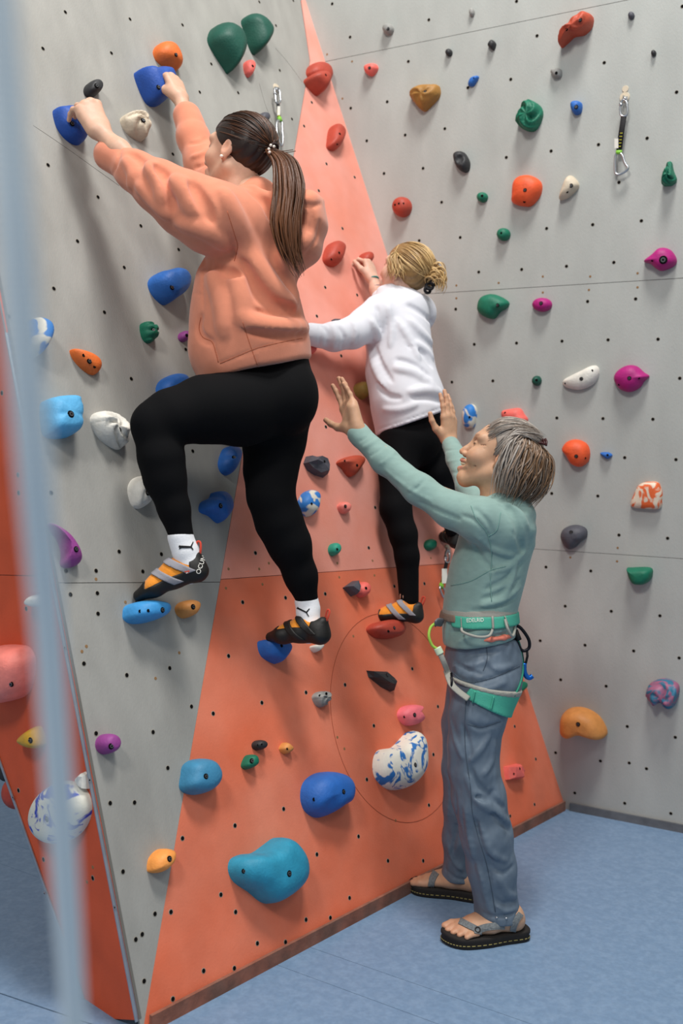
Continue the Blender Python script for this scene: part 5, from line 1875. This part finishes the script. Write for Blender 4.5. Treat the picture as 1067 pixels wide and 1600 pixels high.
# ------------------------------------------------------------------ child in the white shirt
M_WHITE = mat('white_cotton', 'D6D6DC', .9, .2, 380, .02, 14, spec=.15, sheen=.15, bdist=.0012)
TONE_B = (.66, .40, .30)
child = thing('person', at(620, 985, 3.70) * (1, 1, 0) + (0, 0, .85), 'blond child in a white shirt and black leggings climbing the orange wall', 'person')
FB = Frame(at(632, 428, 4.03), (-.76, .58, .30), (.26, -.05, .96), sc=.97)
body = Multi()
body.add(*head(FB, TONE_B, (.6, .28, .24), neck=((-.03, 0, -.05), (-.04, 0, -.14), .042, .046), vox=.0034))
elR, wR = at(592, 470, 4.18), at(583, 437, 4.22)
FRH = Frame(wR, at(576, 412, 4.25) - wR, (.75, -.60, .1), sc=.92)
body.add(*hand(FRH, elR, [(45, 45, 35), (52, 50, 40), (55, 55, 40), (55, 55, 40)], [(.70, .75, -.15), (.95, .2, -.35), (.9, -.2, -.45)], .6, r_w=.019, r_e=.028, tone=TONE_B))
elL, wL = at(535, 528, 3.85), at(480, 522, 3.765)
FLH = Frame(wL, at(455, 513, 3.735) - wL, (.2, -.7, .7), left=True, sc=.9)
body.add(*hand(FLH, elL, [(35, 40, 30)] * 4, [(.8, .5, -.4), (.9, .2, -.4), (.9, 0, -.4)], .6, r_w=.019, r_e=.028, tone=TONE_B))
tr = Blob(.04)
tr.chain(CH((618, 462, 4.04, 24), (622, 520, 4.02, 36), (630, 600, 3.98, 38), (643, 660, 3.95, 30)), sy=1.0)
tr.chain([P(585, 490, 3.95, 20), (elL, .030)]).chain([P(640, 485, 4.12, 20), (elR, .028)])
tr.chain(CH((632, 690, 3.92, 22), (618, 795, 3.82, 15), (638, 930, 3.78, 11), (636, 955, 3.78, 10))).chain(CH((662, 690, 4.0, 20), (698, 780, 4.02, 11), (706, 828, 4.04, 9)))
V, Fq = tr.mesh(.010)
body.add(V, Fq, TONE_B)
body.build('body', M_SKIN, child)

ws = Blob(.03)
ws.chain(CH((612, 470, 4.04, 26), (625, 490, 4.03, 42), (622, 530, 4.01, 48), (626, 580, 3.99, 51), (636, 625, 3.97, 55), (643, 668, 3.96, 57)), k=.04, sy=1.05)
ws.chain(CH((594, 492, 3.95, 32), (572, 508, 3.92, 27), (550, 520, 3.88, 24), (522, 526, 3.84, 22), (500, 525, 3.80, 18)), k=.02)
ws.chain(CH((501, 525, 3.80, 18.5), (486, 522, 3.775, 17.5)), k=.004)
ws.chain(CH((650, 490, 4.12, 32), (625, 480, 4.17, 24), (594, 466, 4.18, 14)), k=.02)
ws.chain(CH((596, 454, 4.02, 7), (612, 452, 3.99, 7), (634, 462, 3.98, 7)), k=.012)
e_ = at(699, 640, 3.95) - at(587, 680, 3.95)
n_ = np.cross(e_, np.array([0, 1., 0]))
ws.cut(at(643, 661, 3.95), n_ * (-1 if n_[2] > 0 else 1), .008)
ws.fn(lambda p: .0018 * wob(p, 20, 4), 'd')
folds(ws, .010, [
    ([(588, 480), (593, 500), (592, 520), (584, 532)], .010, -1), ([(580, 500), (590, 520), (588, 530)], .010, 1), ([(638, 478), (660, 490), (676, 505)], .012, -1), ([(640, 500), (660, 520), (674, 535)], .012, 1),
    ([(620, 562), (645, 570), (672, 588)], .011, -1), ([(618, 575), (648, 582), (680, 606)], .013, 1), ([(640, 540), (660, 552), (674, 572)], .012, -1), ([(650, 535), (668, 548), (676, 560)], .010, 1),
    ([(575, 540), (585, 575), (600, 605)], .012, 1), ([(585, 540), (596, 570), (612, 596)], .010, -1), ([(590, 600), (605, 618), (625, 622)], .011, -1), ([(645, 622), (668, 622), (692, 628)], .012, -1), ([(640, 612), (668, 608), (690, 614)], .012, 1),
    ([(600, 640), (625, 640), (650, 632)], .010, 1), ([(505, 510), (512, 522), (510, 540)], .008, -1), ([(518, 508), (524, 525), (520, 545)], .009, 1), ([(530, 512), (538, 528), (534, 545)], .008, -1), ([(550, 500), (556, 518), (552, 536)], .008, 1), ([(499, 508), (500, 524), (498, 540)], .005, -1),
    ([(606, 478), (612, 510), (610, 540)], .010, 1), ([(620, 500), (640, 530), (655, 560)], .010, 1), ([(588, 672), (640, 655), (696, 635)], .004, -1)])
V, Fq = ws.mesh(.006)
obj('shirt', relax(V, Fq, 1, .4), Fq, M_WHITE, child)

cl_ = Blob(.025)
cl_.chain(CH((640, 650, 3.96, 48), (645, 685, 3.95, 46)), k=.04)
cl_.chain(CH((630, 690, 3.91, 38), (621, 736, 3.87, 29), (618, 795, 3.82, 24), (630, 835, 3.80, 21.5), (636, 870, 3.79, 18.5), (639, 938, 3.78, 15.5)), k=.02)
cl_.chain(CH((664, 690, 4.02, 36), (684, 735, 4.00, 25), (700, 782, 4.02, 18), (707, 828, 4.03, 12)), k=.02)
V, Fq = cl_.mesh(.0065)
obj('leggings', relax(V, Fq, 2), Fq, M_BLACK, child)
b = Blob(.01)
b.chain(CH((639, 934, 3.78, 14.5), (640, 955, 3.78, 14)))
V, Fq = b.mesh(.004)
obj('sock', V, Fq, mat('grey_sock', '9FA1A0', .9, .2, 200), child)
hN2, tN2 = at(658, 973, 3.71), at(576, 968, 3.74)
FS = Frame(hN2, tN2 - hN2, (0, 0, 1), sc=np.linalg.norm(tN2 - hN2) / .229)
climbing_shoe(child, FS, True, 'orange and black shoe of the child on the red foothold')
hN3, tN3 = at(715, 858, 4.02), at(700, 846, 4.16)
FS = Frame(hN3, tN3 - hN3, (0, 0, 1), sc=.86)
climbing_shoe(child, FS, False, 'far shoe of the child half hidden behind the mint top')

# bracelets
for (u, v, Y, r, c, nm) in ((583, 437, 4.215, 11, '1E7F7A', 'turquoise'), (587, 451, 4.20, 11, '4A3560', 'purple')):
    mb = MB()
    ax = unit(elR - wR)
    a1 = unit(np.cross(ax, [0, 1., 0]))
    a2 = np.cross(ax, a1)
    c0 = at(u, v, Y)
    mb.tube([c0 + (.0225 if nm == 'turquoise' else .024) * (math.cos(t) * a1 + math.sin(t) * a2) for t in np.linspace(0, 6.283, 24, endpoint=False)], .0035, 6, closed=True)
    o = mb.build('bracelet', mat(nm + '_bracelet', c, .6), child)
    o['label'] = nm + ' bracelet'

# hair: blond, pulled to a short tail
hb = MB()
cp = Blob(.02)
cp.ell(CR_C, CR_R * 1.07 + .002).ell((-.050, 0, .012), (.058, .064, .066), k=.03)
cp.fn(lambda p: -(p[:, 2] - (1.0 * p[:, 0] - .014)), 'i', .006)
cp.fn(lambda p: .0014 * np.sin(p[:, 1] * 300 + 3 * np.sin(p[:, 0] * 40)), 'd')
V, Fq = cp.mesh(.0034)
hb.add(FB.w(V), FB.faces(Fq).tolist(), 0, np.tile([.26, .15, .055], (len(V), 1)))
rng = np.random.default_rng(9)


def blond():
    t = rng.random()
    return np.array([.30, .17, .06]) * (1 - t) + np.array([.66, .45, .20]) * t


tieB = FB.l(at(676, 444, 3.99))
dB = unit((tieB - CR_C) / CR_R)
_n = 0
while _n < 260:
    d = unit(rng.normal(size=3))
    q = scalp(d, 1.0)
    if q[2] < 1.0 * q[0] - .012 or q[2] < -.045:
        continue
    _n += 1
    lock(hb, FB, slerp_lock(d, dB + rng.normal(size=3) * .07, 7, .05, 1.075 + rng.uniform(0, .045)), rng.uniform(.003, .0052), blond(), .45, 5, 12)
for i in range(46):            # loose wavy strands over the ear
    y = .070 + rng.uniform(-.006, .012)
    st = np.array([.045 - .06 * rng.random(), y - .02, .085 + rng.uniform(-.02, .02)])
    m1 = np.array([.040 - .05 * rng.random(), y + .014, .030 + rng.uniform(-.02, .02)])
    m2 = m1 + np.array([-.028, .006, -.035])
    en = m2 + np.array([rng.uniform(-.035, .02), -.004, -.028 + rng.uniform(-.02, .01)])
    lock(hb, FB, [st, m1, m2, en], rng.uniform(.0025, .004), blond(), .45, 5, 12, .008)
for i in range(46):            # short tail flipping out to the right
    o = rng.normal(size=3) * .010
    pts = [at(671, 446, 3.99) + o * .5, at(674, 428, 3.97) + o * 1.2, at(684, 424, 3.96) + o * 1.4, at(691, 434, 3.96) + o * 1.3, at(690 + rng.uniform(-5, 2), 450, 3.96) + o]
    lock(hb, None, pts, rng.uniform(.003, .005), blond(), .5, 5, 12, .006)
hb.build('hair', M_HAIR, child)
mb = MB()
for k, (u, v, s) in enumerate(((671, 447, 1), (678, 441, .8), (668, 453, .8))):
    c0 = at(u, v, 3.965)
    mb.tube([c0 + .014 * s * np.array([math.cos(t), .6 * math.sin(t + k), math.sin(t)]) for t in np.linspace(0, 6.283, 18, endpoint=False)], .0062, 6, closed=True)
mb.build('hair_scrunchie', M_PRINT, child)


# ------------------------------------------------------------------ rope close to the camera
rp = spline([at(-22, -160, .36), at(2, 100, .37), at(26, 400, .385), at(50, 700, .41), at(76, 1000, .45), at(99, 1330, .50), at(116, 1600, .55), at(126, 1800, .58)], 90)
mb = MB()
mb.tube(rp, np.linspace(.0074, .0068, len(rp)), 20)
ROPE = bpy.data.materials.new('pale_blue_rope')
ROPE.use_nodes = True
nt = ROPE.node_tree
bs_ = nt.nodes['Principled BSDF']
bs_.inputs['Roughness'].default_value = .8
tc = nt.nodes.new('ShaderNodeTexCoord')
mp = nt.nodes.new('ShaderNodeMapping')
mp.inputs['Rotation'].default_value = (.0, .6, .0)
mp.inputs['Scale'].default_value = (40, 40, 220)
w = nt.nodes.new('ShaderNodeTexWave')
w.wave_type = 'BANDS'
w.bands_direction = 'Z'
w.inputs['Scale'].default_value = .55
nt.links.new(tc.outputs['Object'], mp.inputs[0])
nt.links.new(mp.outputs[0], w.inputs[0])
r = nt.nodes.new('ShaderNodeValToRGB')
r.color_ramp.elements[0].color = lin('D8E8EE')
r.color_ramp.elements[1].color = lin('F4FAFB')
nt.links.new(w.outputs['Fac'], r.inputs[0])
nt.links.new(r.outputs[0], bs_.inputs['Base Color'])
bp = nt.nodes.new('ShaderNodeBump')
bp.inputs['Strength'].default_value = .5
bp.inputs['Distance'].default_value = .001
nt.links.new(w.outputs['Fac'], bp.inputs['Height'])
nt.links.new(bp.outputs[0], bs_.inputs['Normal'])
tag(mb.build('climbing_rope', ROPE, org=rp[-1]), 'pale blue climbing rope hanging close in the foreground, out of focus', 'rope')


# ------------------------------------------------------------------ quickdraws hanging on the walls
M_DOG = mat('black_sling', '151417', .8, .2, 300)
M_GREENR = mat('green_rubber_keeper', '7DBB3C', .6)
M_TAGW = mat('white_sewn_tag', 'DAD6CC', .8)
M_PLATE = mat('beige_washer', 'CDBFA8', .5)


def quickdraw(wall, label, hanger, link, sling, keeper, biner, tagp, off=.03):
    """All positions in picture coordinates on the wall; the pieces hang a little in front of it."""
    pl_ = WALLS[wall]
    H = lambda p, o=off: pl_.hit(p[0], p[1], o)
    t = thing('quickdraw', H(hanger, 0), label, 'quickdraw', 'quickdraws on the walls')
    mb = MB()
    mb.disc(pl_.hit(*hanger), pl_.n, .020, .004, 16)
    mb.disc(pl_.hit(*hanger, .004), pl_.n, .010, .006, 6)
    mb.build('hanger_plate', M_PLATE, t, smooth=False)
    mb = MB()
    mb.tube(spline([H((hanger[0] - 2, hanger[1] - 2), .006), H((hanger[0], hanger[1] + 1), off * 1.1), H((hanger[0] + 3, hanger[1] + 5), off * .8), H((hanger[0] + 3, hanger[1] - 1), .006)], 14), .004, 6)
    mb.build('hanger_eye', M_STEEL, t)
    mb = MB()
    mb.tube(spline([H(p) for p in link], 32, closed=True), .0046, 8, closed=True)
    lk = mb.build('steel_link', M_STEEL, t)
    a, b = np.array(link[-1], float), np.array(link[-2], float)
    MB().tube([H(a * .7 + b * .3, off), H(a * .3 + b * .7, off)], .0075, 8).build('screw_sleeve', M_STEEL, lk)
    mb = MB()
    mb.tube([H(p) for p in sling], .011, 8, .32, up=pl_.n)
    sl = mb.build('sling', M_DOG, t)
    if len(sling) > 2:
        mb = MB()
        A, B = np.array(sling[-2], float), np.array(sling[-1], float)
        for k in range(5):
            q = A * (1 - k / 6 - .1) + B * (k / 6 + .1)
            mb.tube([H((q[0] - 2, q[1]), off + .0045), H((q[0] + 2, q[1]), off + .0045)], .0014, 4)
        mb.build('yellow_stitching', mat('yellow_thread', 'C9C23A', .8), sl)
    MB().tube([H(p) for p in keeper], .0125, 8, .55, up=pl_.n).build('rubber_keeper', M_GREENR, t)
    mb = MB()
    mb.tube(spline([H(p) for p in biner], 44, closed=True), .0052, 8, closed=True)
    bn = mb.build('carabiner', M_STEEL, t)
    if tagp:
        u0, v0, u1, v1 = tagp
        P2 = [pl_.px2(u0, v0, off), pl_.px2(u1, v0, off), pl_.px2(u1, v1, off), pl_.px2(u0, v1, off)]
        MB().prism(P2, pl_, off + .004, off + .006).build('sewn_tag', M_TAGW, t, smooth=False)
    return t


quickdraw('b', 'black quickdraw with a silver wire carabiner hanging on the back wall', (976, 152),
          [(974, 156), (979, 160), (980, 176), (977, 181), (970, 180), (969, 168), (971, 159)],
          [(975, 179), (971, 205), (967, 236)], [(967, 235), (966.5, 241)],
          [(962, 242), (971, 241), (976, 254), (981, 262), (978, 267), (969, 272), (963, 272), (961, 266)], (960.5, 217, 966.5, 232))
MB().disc(P_BACK.hit(977, 139), P_BACK.n, .013, .003, 14).build('bolt_washer', M_PLATE, wall_back, smooth=False)
quickdraw('g', 'silver quickdraw with a short sling hanging above the ponytail', (432, 138),
          [(430, 138), (436, 140), (438, 155), (437, 160), (432, 161), (430, 150), (429, 143)],
          [(434, 160), (435, 172), (436, 184)], [(436, 183), (438, 190)],
          [(433, 190), (440, 190), (441, 205), (442, 218), (440, 228), (434, 216), (432, 203)], (432, 167, 436, 181))
quickdraw('r', 'white quickdraw half hidden behind the mint top', (699, 858),
          [(698, 860), (702, 863), (702, 874), (700, 879), (696, 877), (696, 866)],
          [(698, 878), (694, 895), (690, 914)], [(690, 913), (689, 918)],
          [(687, 918), (692, 918), (696, 926), (700, 933), (697, 938), (691, 930)], (689, 889, 697, 912), .03)
